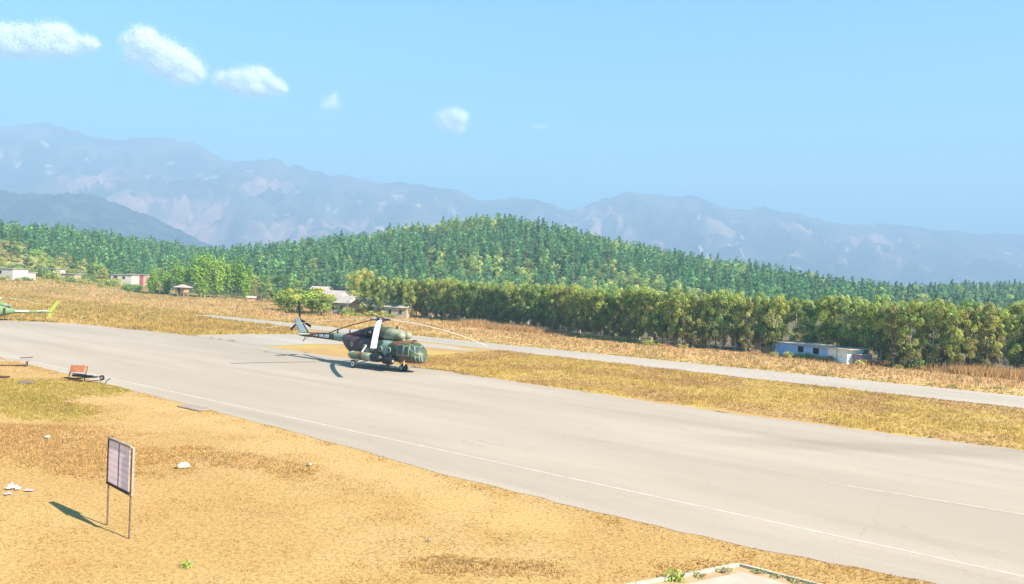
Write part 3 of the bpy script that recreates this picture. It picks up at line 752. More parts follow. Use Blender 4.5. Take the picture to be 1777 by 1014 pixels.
# ------------------------------------------------------------------ bamboo, bananas, bushes
def bamboo_variant(seed, H, base):
    rng = np.random.default_rng(seed); mb = MB(); Cs = []; Ns = []
    for k in range(18):
        a = rng.uniform(0, 6.28); r0 = rng.uniform(0, .9); lean = rng.uniform(.4, 2.3); h = H * rng.uniform(.6, 1.12); pts = []
        for i in range(7):
            t = i / 6; q = r0 + lean * t ** 2.4
            pts.append((math.cos(a) * q, math.sin(a) * q, -.2 + h * (t - .10 * t ** 3)))
        mb.tube(pts, [.06 * (1 - .8 * i / 6) for i in range(7)], 5)
        P = np.array(pts)
        for i in range(2, 7):
            n = 46 if i > 3 else 30
            c = P[i] + rng.normal(0, 1, (n, 3)) * np.array((.42, .42, .6)); c[:, 2] -= rng.random(n) * .5
            Cs.append(c); d = c - np.array((0, 0, H * .5)); Ns.append(d / np.linalg.norm(d, axis=1, keepdims=True))
    C = np.concatenate(Cs); Nn = np.concatenate(Ns); C[:, 2] = np.maximum(C[:, 2], .4)
    V, Fq = leaf_quads(C, rng.uniform(.4, .75, len(C)), rng, Nn, .3, .45)
    K = vary(base, len(C), rng, .3); return mb.mesh('culms', M['bark']), np_mesh('foliage', V, Fq, M['leaf'], np.repeat(K, 4, 0))
def banana_mesh(seed, base, n=9, L=2.4, H=1.8):
    rng = np.random.default_rng(seed); leaves = []
    for k in range(n):
        a = rng.uniform(0, 6.28) ; up = rng.uniform(.5, 1.25); V = []; Fq = []; seg = 6
        for i in range(seg + 1):
            t = i / seg; r = L * t * math.cos(up * (1 - .6 * t)); z = H + L * (t * math.sin(up) - .55 * t * t)
            wd = .34 * math.sin(math.pi * min(1, t * .9 + .08)) ** .6 * L / 2.4
            for sgn in (-1, 1):
                V.append((math.cos(a) * r - math.sin(a) * wd * sgn, math.sin(a) * r + math.cos(a) * wd * sgn, z - .06))
        for i in range(seg): Fq.append((2 * i, 2 * i + 1, 2 * i + 3, 2 * i + 2))
        c = tuple(np.clip(np.array(base) * rng.uniform(.7, 1.35), .01, .6))
        leaves.append((V, Fq, c))
    return leaves
def banana(loc, seed, sc, label, base=(0.15, 0.24, 0.045), group=None, cat='banana plant', n=9):
    t = empty('banana_plant', loc, random.uniform(0, 6), label, cat, group); t.scale = (sc,) * 3
    MB().tube([(0, 0, -.2), (.05, 0, .9), (0, 0, 1.9)], [.16, .13, .08], 8).build('stem', M['bark'], t, True)
    for (V, Fq, c) in banana_mesh(seed, base, n):
        mb = MB(); mb.add(V, Fq, c); mb.build('leaf', M['leaf'], t, False)
    return t
def bush_variant(seed, base, tip, rx=1.3, h=1.5, leaf=.2, n=12, per=260):
    rng = np.random.default_rng(seed); cl = []
    for k in range(n):
        a = rng.uniform(0, 6.28); r = rx * rng.uniform(0, .8); q = rng.uniform(.3, .6) * rx * .8
        cl.append(((math.cos(a) * r, math.sin(a) * r, rng.uniform(.2, 1) * (h - q * .6) * (1 - .4 * r / rx)), q, q * .8))
    V, Fq, K = clumps_crown(rng, cl, per, leaf, base, .4, tip); V[:, 2] = np.maximum(V[:, 2], -.05)
    mb = MB()
    for k in range(4):
        a = rng.uniform(0, 6.28); mb.tube([(0, 0, -.1), (math.cos(a) * rx * .25, math.sin(a) * rx * .25, h * .4), (math.cos(a) * rx * .5, math.sin(a) * rx * .5, h * .7)], [.05, .035, .015], 5)
    return mb.mesh('stems', M['bark']), np_mesh('foliage', V, Fq, M['leaf'], K)
def gz(p): return Vector((p.x, p.y, float(ground_z(p.x, p.y))))
def on_ground(px, Y):                                # a point at distance Y below column px, on the ground
    p = at_depth(px, 500, Y); return gz(p)
def hit(px, py):                                     # march a sight line down to the terrain
    d = ray(px, py); t = 15.0
    while t < 900:
        x, y, z = d[0] * t, d[1] * t, CAM_H + d[2] * t
        if z <= float(ground_z(x, y)): break
        t += .5 if t < 200 else 1.0
    return Vector((x, y, float(ground_z(x, y))))

def plant(name, meshes, loc, rz, sc, label, cat, group=None, wide=1.0):
    t = empty(name, loc, rz, label, cat, group); t.scale = (sc * wide, sc * wide, sc)
    for me in meshes: link_mesh(me.name.split('.')[0], me, t)
    return t
bam = [bamboo_variant(500 + i, 9.5, b) for i, b in enumerate([(0.30, 0.45, 0.07), (0.34, 0.48, 0.08), (0.25, 0.40, 0.065)])]
for i, (px, py, s, l) in enumerate([(250, 512, .80, 'low bright green bamboo clump at the left end of the grove'), (275, 513, .85, 'bright green bamboo clump second from the left in the grove'), (300, 515, 1.15, 'green bamboo clump just left of the brown watch hut'),
                                    (335, 517, 1.42, 'tall bright green bamboo clump right behind the brown watch hut'), (362, 518, 1.38, 'tall dark-hearted bamboo clump in the middle of the grove'), (388, 519, 1.34, 'arching bamboo clump near the right end of the grove'), (412, 520, 1.15, 'smaller bamboo clump closing the right end of the grove')]):
    p = hit(px, py); p.y += 6
    plant('bamboo_clump', bam[i % 3], gz(p), i * 1.3, s, l, 'bamboo', 'bamboo clumps in the grove behind the field')
bt = [roadside_variant(150 + i, b, t_, .2) for i, (b, t_) in enumerate([((0.25, 0.225, 0.06), (0.36, 0.31, 0.09)), ((0.17, 0.22, 0.055), (0.27, 0.29, 0.07)), ((0.31, 0.28, 0.065), (0.40, 0.35, 0.08)), ((0.09, 0.155, 0.05), (0.16, 0.21, 0.06)), ((0.22, 0.30, 0.06), (0.33, 0.38, 0.08))])]
for (px, py, k, s, wd, l) in [(428, 520, 0, 1.05, 1.2, 'sparse yellow-brown tree at the right of the bamboo grove'), (455, 524, 1, .95, 1.2, 'green tree between bamboo grove and the banana thicket'), (478, 528, 3, 1.0, 1.2, 'dark green tree behind the small tan ruin'),
                              (505, 533, 1, .82, 1.3, 'rounded green tree left of the house with pale roof'), (606, 541, 2, 1.18, 1.0, 'yellow-green tree left of the long tin roofed building'), (628, 541, 2, 1.32, 1.1, 'tallest yellow-green tree beside the tin roofed building'),
                              (660, 548, 3, .95, 1.2, 'dark tree standing behind the tin roofed building'), (690, 548, 1, .95, 1.2, 'green tree at the right end of the tin roofed building'), (640, 545, 1, .8, 1.2, 'low green tree hiding behind the yellow-green pair')]:
    p = hit(px, py); p.y += 5
    tree('tree', *bt[k], gz(p), px * .1, s, l, 'tree', None, wd)
bushes = [bush_variant(610 + i, b, t_) for i, (b, t_) in enumerate([((0.20, 0.235, 0.06), (0.32, 0.31, 0.07)), ((0.11, 0.17, 0.045), (0.18, 0.23, 0.06)), ((0.28, 0.26, 0.07), (0.40, 0.35, 0.10)), ((0.26, 0.16, 0.08), (0.36, 0.23, 0.12))])]
BUSH = bushes
for (px, py, k_, s_, l) in [(604, 549, 0, 1.5, 'green bush in front of the long tin roofed house'), (656, 551, 2, 1.3, 'yellowish bush in front of the brick and cream houses'), (440, 523, 1, 1.6, 'dark green bush beside the small brick ruin')]:
    plant('bush', BUSH[k_], hit(px, py), px, s_, l, 'bush', None, 1.3)
big = bush_variant(600, (0.17, 0.22, 0.040), (0.30, 0.30, 0.05), 3.0, 4.6, .42, 22, 70)
for (px, py, s, wd, l) in [(500, 540, 1.2, 1.1, 'yellowish broad bush at the left of the banana thicket'), (545, 545, 1.35, 1.25, 'large bright green bush of the thicket left of the white gable')]:
    plant('large_bush', big, hit(px, py), px, s, l, 'bush', None, wd)
for i, (px, py, s) in enumerate([(520, 545, 1.15), (540, 547, 1.3), (558, 548, 1.35), (574, 550, 1.1), (508, 541, 1.0)]):
    banana(hit(px, py), 640 + i, s, ['banana plant at the left of the thicket beside the white gable', 'banana plant in the middle of the thicket below the large bush', 'broad leaved banana plant close to the white gable', 'low banana plant at the right end of the thicket', 'small banana plant at the left edge of the thicket'][i], (0.17, 0.24, 0.05), 'banana plants in the thicket')
rb = random.Random(9)
pb = [None] * 4
for k in range(120):                                  # scrub along the left slope and below the village
    px = rb.uniform(-15, 300); py = rb.uniform(455, 500) + px * .05
    if px < 190: py = rb.uniform(432 + px * .22, 484 + px * .10)
    p = hit(px, py)
    i = rb.choice([0, 0, 1, 2]); mk = lambda i: plant('bush', bushes[i], (0, 0, 0), 0, 1, ['mid green bush among the scrub on the left slope', 'dark green bush among the scrub on the left slope', 'yellowish bush among the scrub on the left slope', 'brown bush'][i], 'bush', 'scrub bushes on the left slope')
    put_proto(pb, i, mk, p, rb.uniform(0, 6), rb.uniform(1.0, 2.6), 1.2)
for (px, py, k_, s_, l) in [(8, 487, 0, 1.2, 'green bush in front of the flat roofed white house'), (30, 488, 2, 1.0, 'yellowish bush at the corner of the flat roofed white house'), (46, 488, 1, 1.1, 'dark bush before the lower white house on the slope'), (192, 497, 0, 1.3, 'green bush below the pale house left of the pink house'), (238, 501, 1, 1.2, 'dark bush below the pink house')]:
    plant('bush', bushes[k_], hit(px, py), px, s_, l, 'bush', None, 1.4)
slope_tree = [None] * 5
for (px, py, k, s) in [(5, 452, 0, 1.0), (30, 452, 1, .9), (48, 465, 3, .8), (66, 470, 4, .95), (78, 478, 4, .8), (92, 480, 1, .7), (125, 470, 0, .7), (160, 486, 1, .75), (172, 488, 4, .8), (20, 447, 3, 1.0), (180, 490, 2, .6)]:
    p = hit(px, py); mk = lambda i: tree('slope_tree', *bt[i], (0, 0, 0), 0, 1, ['yellow-brown tree among the village houses', 'green tree among the village houses', 'pale yellow-green tree below the pink house', 'dark green tree behind the village houses', 'bright green leafy tree beside the village houses'][i], 'tree', 'trees on the village slope')
    put_proto(slope_tree, k, mk, p, px * .3, s, 1.3)
ps = [None] * 4
for k in range(46):                                  # low shrubs between the runway grass and the tree row
    u = rb.uniform(ru[0], ru[-1] - 2); v = float(np.interp(u, ru, rv)) - rb.uniform(.4, 3.5); x, y = xy(u, v)
    i = rb.choice([0, 2, 3, 0]); mk = lambda i: plant('shrub', bushes[i], (0, 0, 0), 0, 1, ['low green shrub at the foot of the tree row', '', 'low yellowish shrub at the foot of the tree row', 'low brown dry shrub at the foot of the tree row'][i], 'shrub', 'low shrubs at the foot of the tree row')
    put_proto(ps, i, mk, (x, y, float(ground_z(x, y))), rb.uniform(0, 6), rb.uniform(.35, .75), 1.3)
banana(at(1172, 592), 660, .75, 'dark green broad leaved plant at the foot of the tree row', (0.06, 0.13, 0.035), None, 'plant', 12)
plant('bush', bushes[1], at(1588, 640), 0, 1.35, 'dark rounded bush in front of the trees right of the blue shed', 'bush', None, 1.2)
plant('bush', bushes[1], at(1612, 642), 2, .9, 'small dark bush beside the rounded bush right of the shed', 'bush', None, 1.2)
plant('bush', bushes[0], at(1366, 622), 1, .75, 'small green bush against the blue wall of the shed', 'bush')

# ------------------------------------------------------------------ buildings
def gable_house(name, c, rz, L, W, H, rise, wall, roof, label, cat='house', windows=(), door=None, over=.35, flat=False, ends=None):
    """long axis local x; front is local -y. windows: (x, z, w, h) on the front."""
    h = empty(name, c, rz, label, cat)
    if flat:
        MB().box((0, 0, H / 2 - .15), (L, W, H + .3)).build('wall', wall, h)
        MB().box((0, 0, H + .10), (L + 2 * over, W + 2 * over, .16)).build('roof', roof, h)
    else:
        mb = MB(); x0, x1, y0, y1 = -L / 2, L / 2, -W / 2, W / 2
        V = [(x0, y0, -.3), (x1, y0, -.3), (x1, y1, -.3), (x0, y1, -.3), (x0, y0, H), (x1, y0, H), (x1, y1, H), (x0, y1, H), (x0, 0, H + rise), (x1, 0, H + rise)]
        mb.add(V, [(3, 2, 1, 0), (0, 1, 5, 4), (2, 3, 7, 6), (1, 2, 6, 9, 5), (3, 0, 4, 8, 7), (4, 5, 9, 8), (6, 7, 8, 9)])
        mb.build('wall', wall, h)
        for sg in (-1, 1):
            e = Vector((0, sg * W / 2, -rise)); e.normalize()
            a = Vector((0, sg * W / 2, H)) + e * over; b = Vector((0, 0, H + rise))
            nrm = Vector((0, sg * rise, W / 2)).normalized(); off = nrm * .03; ex = Vector((L / 2 + over, 0, 0))
            P = [b - ex + off, b + ex + off, a + ex + off, a - ex + off]
            MB().slab(P, .08, nrm).build('roof_slope', roof, h)
            n = max(3, int(L / 1.2))                                  # roof sheet ribs
            mr = MB()
            for k in range(n + 1):
                x = -L / 2 - over + .05 + (L + 2 * over - .1) * k / n
                mr.bar(Vector((x, 0, 0)) + b + off + nrm * .095, Vector((x, 0, 0)) + a + off + nrm * .095, .05, .03)
            mr.build('roof_rib', roof, h)
    for (x, z, ww, hh) in windows:
        f = MB()
        y = -W / 2 - .03
        for (cx, cz, sx_, sz_) in ((x, z + hh / 2, ww + .16, .08), (x, z - hh / 2, ww + .16, .08), (x - ww / 2, z, .08, hh), (x + ww / 2, z, .08, hh)): f.box((cx, y, cz), (sx_, .08, sz_))
        fo_ = f.build('window', M['wood'], h)
        MB().box((x, y + .02, z), (ww - .05, .03, hh - .05)).build('pane', M['dark_open'], fo_)
    if door:
        x, ww, hh = door; d = MB().box((x, -W / 2 - .03, hh / 2), (ww, .06, hh)).build('door', M['wood'], h)
    return h

# blue shed by the runway
a = at(1345, 615); b = at(1437, 628.0); dirv = (b - a); Ls = dirv.length; rzs = math.atan2(dirv.y, dirv.x)
mid = (a + b) / 2; nrm = Vector((-dirv.y, dirv.x, 0)).normalized()
sh = empty('shed', mid + nrm * 1.5, rzs, 'low blue shed with white end standing before the tree row', 'shed')
HS = 1.85
MB().box((0, 0, HS / 2 - .1), (Ls, 3.0, HS + .2)).build('wall', M['wall_blue'], sh)
MB().box((Ls / 2 + 1.62, 0, HS / 2 - .1), (3.2, 3.2, HS + .25)).build('annexe', M['white_paint'], sh)['label'] = 'white end of the blue shed'
MB().box((Ls / 2 + 3.72, .5, HS * .36), (1.0, 2.2, HS * .72)).build('lean_to', M['wall_mauve'], sh)['label'] = 'small mauve lean-to'
for k in range(8):
    w_ = (Ls + .5) / 8
    MB().box((-Ls / 2 - .25 + (k + .5) * w_, -.05, HS + .07), (w_ - .015, 3.6, .07), m=Euler((R(2.5), 0, 0)).to_matrix()).build('roof_sheet', M['thatch'], sh)
for k in range(4): MB().box((Ls / 2 + .62 + k * .95, -.05, HS + .12 + .01 * (k % 2)), (.94, 3.9, .06), m=Euler((R(2), 0, 0)).to_matrix()).build('roof_sheet', M['tin_pink'], sh)
MB().box((Ls / 2 + 3.8, .45, HS * .72 + .05), (1.25, 2.5, .06)).build('roof_sheet', M['thatch'], sh)
for x in (-Ls / 2 + Ls * .50, -Ls / 2 + Ls * .78):
    f = MB()
    for (cx, cz, sx_, sz_) in ((x, 1.55, .98, .07), (x, .85, .98, .07), (x - .45, 1.2, .07, .7), (x + .45, 1.2, .07, .7)): f.box((cx, -1.53, cz), (sx_, .08, sz_))
    fo_ = f.build('window', M['rust_dark'], sh); MB().box((x, -1.505, 1.2), (.84, .03, .64)).build('pane', M['dark_open'], fo_)
dr = MB().box((Ls / 2 + 1.55, -1.63, .95), (.06, .05, 1.7)).build('door_jamb', M['slab_grey'], sh)

# long tin roofed building and its neighbours
def facing(c): return math.atan2(-c.x, c.y) * 0
c = hit(592, 546); gable_house('white_house', c + Vector((0, 3, 0)), R(-25), 5.5, 5, 2.7, 1.5, M['wall_white'], M['tin'], 'white gabled house at the left end of the tin roofed row', windows=((-1.2, 1.5, .8, .9), (1.2, 1.5, .8, .9)))
c = hit(640, 549); gable_house('tin_roofed_house', c + Vector((0, 6, 0)), R(-20), 15, 5, 2.3, 1.3, M['wall_cream'], M['tin'], 'long low cream house under a pale tin roof', windows=((-5.5, 1.3, .8, .9), (-3.5, 1.3, .8, .9), (3.5, 1.3, .8, .9), (5.5, 1.3, .8, .9)))
c = hit(628, 549); gable_house('brick_house', c + Vector((0, 2, 0)), R(62), 4.5, 5, 2.2, 1.4, M['brick'], M['tin'], 'small brown brick house with a pale gabled roof', windows=((-1.0, 1.3, .7, .8),))
c = hit(680, 552); gable_house('cream_house', c + Vector((0, 3, 0)), R(-18), 8, 4, 2.3, .8, M['wall_cream'], M['tin'], 'low cream house with small windows right of the brick house', windows=((-2.5, 1.3, .7, .8), (0, 1.3, .7, .8), (2.5, 1.3, .7, .8)))
c = hit(572, 543); gable_house('pale_house', c + Vector((-1.5, 12, .8)), R(-30), 6, 4, 3.2, 1.0, M['wall_white'], M['tin_pink'], 'pale house with a slanting roof behind the banana thicket')
c = hit(527, 540); gable_house('upper_house', c + Vector((0, 16, 2.4)), R(-12), 4.2, 3.4, 2.6, .7, M['wall_cream'], M['tin_pink'], 'two storey cream house rising behind the thicket', windows=((-1.2, 1.9, .6, .7), (.2, 1.9, .6, .7)))
c = hit(436, 524); gable_house('ruin', c, R(15), 2.2, 1.8, 1.2, .4, M['brick'], M['thatch'], 'small tan ruin among the trees right of the grove', cat='hut')
# village on the left slope
for (px, py, L, W, H, wall, roof, rz, dz, l, wins) in [
    (14, 484, 9.5, 6, 3.3, 'wall_white', 'tin', -12, 0, 'white flat roofed house at the left edge of the village', ((-3, 2.1, 1, 1.0), (0, 2.1, 1, 1.0))),
    (40, 485, 5, 5, 2.3, 'wall_white', 'tin_pink', -12, 0, 'lower white house right of the flat roofed white house', ((-1, 1.6, 1.2, 1.0),)),
    (92, 480, 6.0, 5, 2.6, 'wall_white', 'tin', -8, 0, 'white house with dark upper window half hidden by trees', ((1.2, 2.0, 1.2, 1.2), (-1.5, 2.0, .9, 1.1))),
    (124, 487, 5.0, 4, 2.2, 'wall_cream', 'tin_pink', -5, 0, 'small brown-shaded house with a pinkish roof on the slope', ((0, 1.1, 1.6, .9),)),
    (147, 484, 3.2, 3, 2.4, 'wall_white', 'tin_pink', 5, 0, 'tiny white hut at the right of the village slope', ())]:
    gable_house('village_house', hit(px, py), R(rz), L, W, H, 0, M[wall], M[roof], l, windows=wins, flat=True)
c = hit(205, 496); gable_house('grey_house', c + Vector((0, 5, 0)), R(-6), 8, 5, 3.9, 0, M['wall_white'], M['tin'], 'pale house with dark window left of the pink house', windows=((-2.2, 3.0, 1.6, .9), (1, 2.9, 1, .9)), flat=True)
c = hit(228, 497); gable_house('red_house', c + Vector((0, 6, 0)), R(-6), 6, 5, 4.3, 0, M['wall_red'], M['tin_pink'], 'red walled house beside the pink house by the grove', windows=((0, 3.4, 1.0, .9),), flat=True)
c = hit(242, 498); gable_house('pink_house', c + Vector((0, 4, 0)), R(-6), 4.2, 5, 4.5, 0, M['wall_pink'], M['tin_pink'], 'pink house at the left end of the bamboo grove', windows=((0, 3.5, .9, .9),), flat=True)
# watch hut
c = hit(317, 516); wh = empty('watch_hut', c, R(-10), 'brown brick watch hut on legs under a pyramid roof', 'hut')
for sx_ in (-1, 1):
    for sy_ in (-1, 1): MB().box((sx_ * 1.05, sy_ * 1.05, .6), (.18, .18, 1.9)).build('leg', M['wood'], wh)
MB().box((0, 0, 2.25), (2.5, 2.5, 1.5)).build('wall', M['brick'], wh)
MB().box((-.55, -1.27, 2.3), (.8, .04, .9)).build('window', M['dark_open'], wh)
mb = MB(); mb.add([(-2.1, -2.1, 3.1), (2.1, -2.1, 3.1), (2.1, 2.1, 3.1), (-2.1, 2.1, 3.1), (0, 0, 4.0), (-2.1, -2.1, 3.0), (2.1, -2.1, 3.0), (2.1, 2.1, 3.0), (-2.1, 2.1, 3.0)],
                  [(0, 1, 4), (1, 2, 4), (2, 3, 4), (3, 0, 4), (8, 7, 6, 5), (0, 5, 6, 1), (1, 6, 7, 2), (2, 7, 8, 3), (3, 8, 5, 0)]); mb.build('roof', M['tin_pink'], wh)
# fragments seen through the trunks of the row
for (px, py, L, H, wall, l) in [(1290, 606, 1.6, 2.6, 'wall_white', 'narrow white walled hut seen between the tree trunks'), (1326, 612, 2.4, 2.0, 'brick', 'brown brick hut left of the blue shed'), (1492, 632, 2.2, 1.0, 'wall_cream', 'low cream walled hut right of the blue shed')]:
    p = at(px, py); gable_house('hut', p, R(-35), L, 1.8, H, .35, M[wall], M['tin'], l, cat='hut', over=.15, windows=((0, H * .55, .5, .5),) if H > 1.5 else ())

# ------------------------------------------------------------------ camouflaged transport helicopter
GRN = (0.030, 0.055, 0.028); OLV = (0.045, 0.066, 0.022); BRN = (0.15, 0.058, 0.030); MAR = (0.066, 0.032, 0.032); BLK = (0.012, 0.012, 0.018)
LGT = (0.20, 0.26, 0.22); CRM = (0.20, 0.215, 0.15); NAV = (0.032, 0.028, 0.050)
SEEDS = [(-2.3, 2.5, 1.5, .8, MAR), (-2.6, 1.9, 1.0, .5, NAV), (-3.6, 2.2, .7, .6, MAR), (-2.9, 1.35, 1.0, .5, (0.10, 0.045, 0.035)), (-.3, 3.0, 1.3, .75, BLK), (-.6, 2.2, .7, .5, BLK), (-.5, 1.7, .40, .32, LGT), (.6, 2.1, .55, .65, MAR), (1.35, 2.2, .5, .6, GRN),  # black behind the mast: camouflage with dark shading painted in
         (2.3, 2.7, .75, .42, LGT), (2.2, 2.1, .38, .5, LGT), (3.1, 1.7, .85, .8, GRN), (3.9, 2.72, .85, .22, BRN), (4.3, 1.05, .9, .40, BRN), (5.5, 1.75, .45, .5, (0.055, 0.075, 0.032)), (4.9, 1.8, .5, .8, OLV), (4.9, 2.6, .7, .3, OLV), (3.9, 2.0, .5, .5, (0.05, 0.08, 0.03)), (1.2, 1.3, .9, .4, GRN), (0, .9, 2.5, .35, GRN),
         (-4.6, 2.7, .8, .5, MAR), (2.8, 3.4, 1.3, .6, CRM), (1.1, 3.5, .5, .5, (0.06, 0.08, 0.04)), (-1.2, 3.5, 1.3, .5, BLK), (-3.2, 3.1, .9, .4, MAR), (.3, 3.7, .7, .4, (0.06, 0.08, 0.04))]
BOOM_SEEDS = [(-5.4, 2.5, .95, 1, (0.15, 0.21, 0.18)), (-6.9, 2.5, .8, 1, GRN), (-8.2, 2.5, 1.1, 1, BLK), (-9.6, 2.5, .7, 1, BRN), (-10.6, 2.5, .6, 1, GRN), (-11.4, 2.5, .7, 1, (0.03, 0.03, 0.025)), (-4.5, 2.4, .5, 1, (0.16, 0.22, 0.19))]
def camo_col(p, seeds):
    wx = (float(N1.fbm(p[0] * .9 + p[1] * .5 + 5, p[2] * .9 + p[1] * .3)) - .5) * 1.0; wz = (float(N2.fbm(p[0] * .9, p[2] * .9 + 9 + p[1] * .4)) - .5) * .7
    best = None
    for (x, z, rx, rz_, c) in seeds:
        d = ((p[0] + wx - x) / rx) ** 2 + ((p[2] + wz - z) / rz_) ** 2
        if best is None or d < best[0]: best = (d, c)
    return best[1]
class Loft:
    """superellipse sections along x: (x, half width, z bottom, z top, exponent)"""
    def __init__(s, st): s.st = np.array(sorted(st), float)
    def par(s, x): return [np.interp(x, s.st[:, 0], s.st[:, k]) for k in range(1, 5)]
    def pos(s, x, a, off=0.0):
        hw, zb, zt, n = s.par(x); ca, sa = math.cos(a), math.sin(a)
        y = hw * math.copysign(abs(ca) ** (2 / n), ca); z = (zb + zt) / 2 + (zt - zb) / 2 * math.copysign(abs(sa) ** (2 / n), sa)
        if off:
            e = 1e-2; p = Vector((x, y, z)); t1 = s.pos(x + e, a) - s.pos(x - e, a); t2 = s.pos(x, a + e) - s.pos(x, a - e)
            nn = t2.cross(t1)
            if nn.length > 1e-12:
                nn.normalize(); c0 = Vector((x - .3 * 0, 0, (zb + zt) / 2))
                if nn.dot(p - c0) < 0: nn = -nn
                return p + nn * off
        return Vector((x, y, z))
    def ang(s, x, z, side):
        hw, zb, zt, n = s.par(x); q = (z - (zb + zt) / 2) / ((zt - zb) / 2); q = max(-1, min(1, q)); a = math.asin(math.copysign(abs(q) ** (n / 2), q))
        return a if side > 0 else math.pi - a
    def body(s, nx, na, seeds):
        xs = np.linspace(s.st[0, 0], s.st[-1, 0], nx); mb = MB(); V = []; Fq = []
        e = np.array([x for x in s.st[:, 0]]); xs = np.unique(np.concatenate([xs, e])); nx = len(xs)
        for x in xs:
            for k in range(na): V.append(s.pos(x, 2 * math.pi * (k + .5) / na))
        for i in range(nx - 1):
            for k in range(na): Fq.append((i * na + k, i * na + (k + 1) % na, (i + 1) * na + (k + 1) % na, (i + 1) * na + k))
        Fq.append(tuple(range(na))); Fq.append(tuple((nx - 1) * na + k for k in range(na)))
        mb.v = [tuple(p) for p in V]; mb.f = Fq; mb.c = [camo_col(p, seeds) if isinstance(seeds, list) else seeds for p in V]
        return mb
    def patch(s, corners, off, n=5, thick=.02):
        """corners: four (x, angle) pairs; a curved plate lying off the skin."""
        mb = MB(); V = []; V2 = []
        (x0, a0), (x1, a1), (x2, a2), (x3, a3) = corners
        for i in range(n + 1):
            for j in range(n + 1):
                p, q = i / n, j / n
                x = (x0 * (1 - p) + x1 * p) * (1 - q) + (x3 * (1 - p) + x2 * p) * q; a = (a0 * (1 - p) + a1 * p) * (1 - q) + (a3 * (1 - p) + a2 * p) * q
                V.append(s.pos(x, a, off)); V2.append(s.pos(x, a, off - thick))
        m = n + 1; Fq = [(i * m + j, i * m + j + 1, (i + 1) * m + j + 1, (i + 1) * m + j) for i in range(n) for j in range(n)]
        b = m * m; Fq += [tuple(b + k for k in f[::-1]) for f in Fq]
        rim = [i * m for i in range(m)] + [n * m + j for j in range(1, m)] + [i * m + n for i in range(n - 1, -1, -1)] + [j for j in range(n - 1, 0, -1)]
        Fq += [(rim[k], rim[(k + 1) % len(rim)], b + rim[(k + 1) % len(rim)], b + rim[k]) for k in range(len(rim))]
        mb.add(V + V2, Fq); return mb
    def window(s, parent, corners, name, glass, frame, fw=.07, off=.012):
        cx = sum(c[0] for c in corners) / 4; ca = sum(c[1] for c in corners) / 4
        hw = s.par(cx)[0]
        grow = []
        for (x, a) in corners:
            grow.append((x + math.copysign(fw, x - cx), a + math.copysign(fw / max(.5, hw), a - ca)))
        f = s.patch(grow, off, 5, .05).build(name, frame, parent, True)
        s.patch(corners, off + .012, 5, .015).build('pane', glass, f, True)
        return f
HELI = Vector((-12.4, 74.0, 0.0)); TH = R(-36.7)
hel = empty('helicopter', HELI, TH, 'large camouflaged transport helicopter with five drooping blades parked on the apron', 'helicopter')
fus = Loft([(5.93, .10, 1.28, 1.55, 2.0), (5.86, .36, 1.06, 1.82, 2.1), (5.65, .68, .94, 2.08, 2.2), (5.35, .92, .88, 2.34, 2.4), (4.95, 1.08, .86, 2.60, 2.5), (4.5, 1.18, .85, 2.78, 2.7), (4.0, 1.23, .85, 2.85, 2.9),
            (3.0, 1.25, .85, 2.86, 3.0), (0, 1.25, .85, 2.86, 3.0), (-1.8, 1.25, .86, 2.86, 3.0), (-2.6, 1.23, .93, 2.87, 2.8), (-3.2, 1.16, 1.10, 2.88, 2.6), (-3.7, 1.04, 1.36, 2.88, 2.5), (-4.1, .90, 1.62, 2.88, 2.3), (-4.45, .70, 1.88, 2.87, 2.2), (-4.75, .50, 2.08, 2.86, 2.1)])
fus.body(110, 56, SEEDS).build('fuselage', M['camo'], hel, True)
boom = Loft([(-4.6, .46, 2.05, 2.88, 2.0), (-7, .38, 2.12, 2.82, 2.0), (-9.5, .28, 2.15, 2.70, 2.0), (-11.2, .20, 2.14, 2.58, 2.0), (-12.0, .10, 2.2, 2.45, 2.0)])
boom.body(60, 24, BOOM_SEEDS).build('tail_boom', M['camo'], hel, True)
cowl = Loft([(3.25, .50, 2.86, 3.42, 2.6), (2.9, .74, 2.82, 3.66, 2.8), (2.2, .82, 2.78, 3.84, 2.8), (1.2, .84, 2.74, 3.92, 2.8), (0, .82, 2.74, 3.96, 2.6), (-1.2, .72, 2.74, 3.84, 2.5), (-2.4, .55, 2.74, 3.52, 2.3), (-3.6, .36, 2.74, 3.16, 2.1), (-4.6, .18, 2.74, 2.94, 2.0)])
cowl.body(60, 32, SEEDS).build('engine_cowling', M['camo'], hel, True)
for sy_ in (-1, 1):                                             # dust filter domes over the engine intakes
    MB().tube([(3.0, sy_ * .42, 3.28), (3.35, sy_ * .42, 3.28), (3.55, sy_ * .42, 3.28), (3.68, sy_ * .42, 3.28)], [.37, .37, .28, .07], 16).build('intake_filter', M['cream_paint'], hel, True)
    ex = MB().tube([(-.5, sy_ * .70, 3.30), (-.62, sy_ * 1.02, 3.34), (-.68, sy_ * 1.12, 3.35)], [.24, .25, .25], 14).build('exhaust', M['dark_metal'], hel, True)
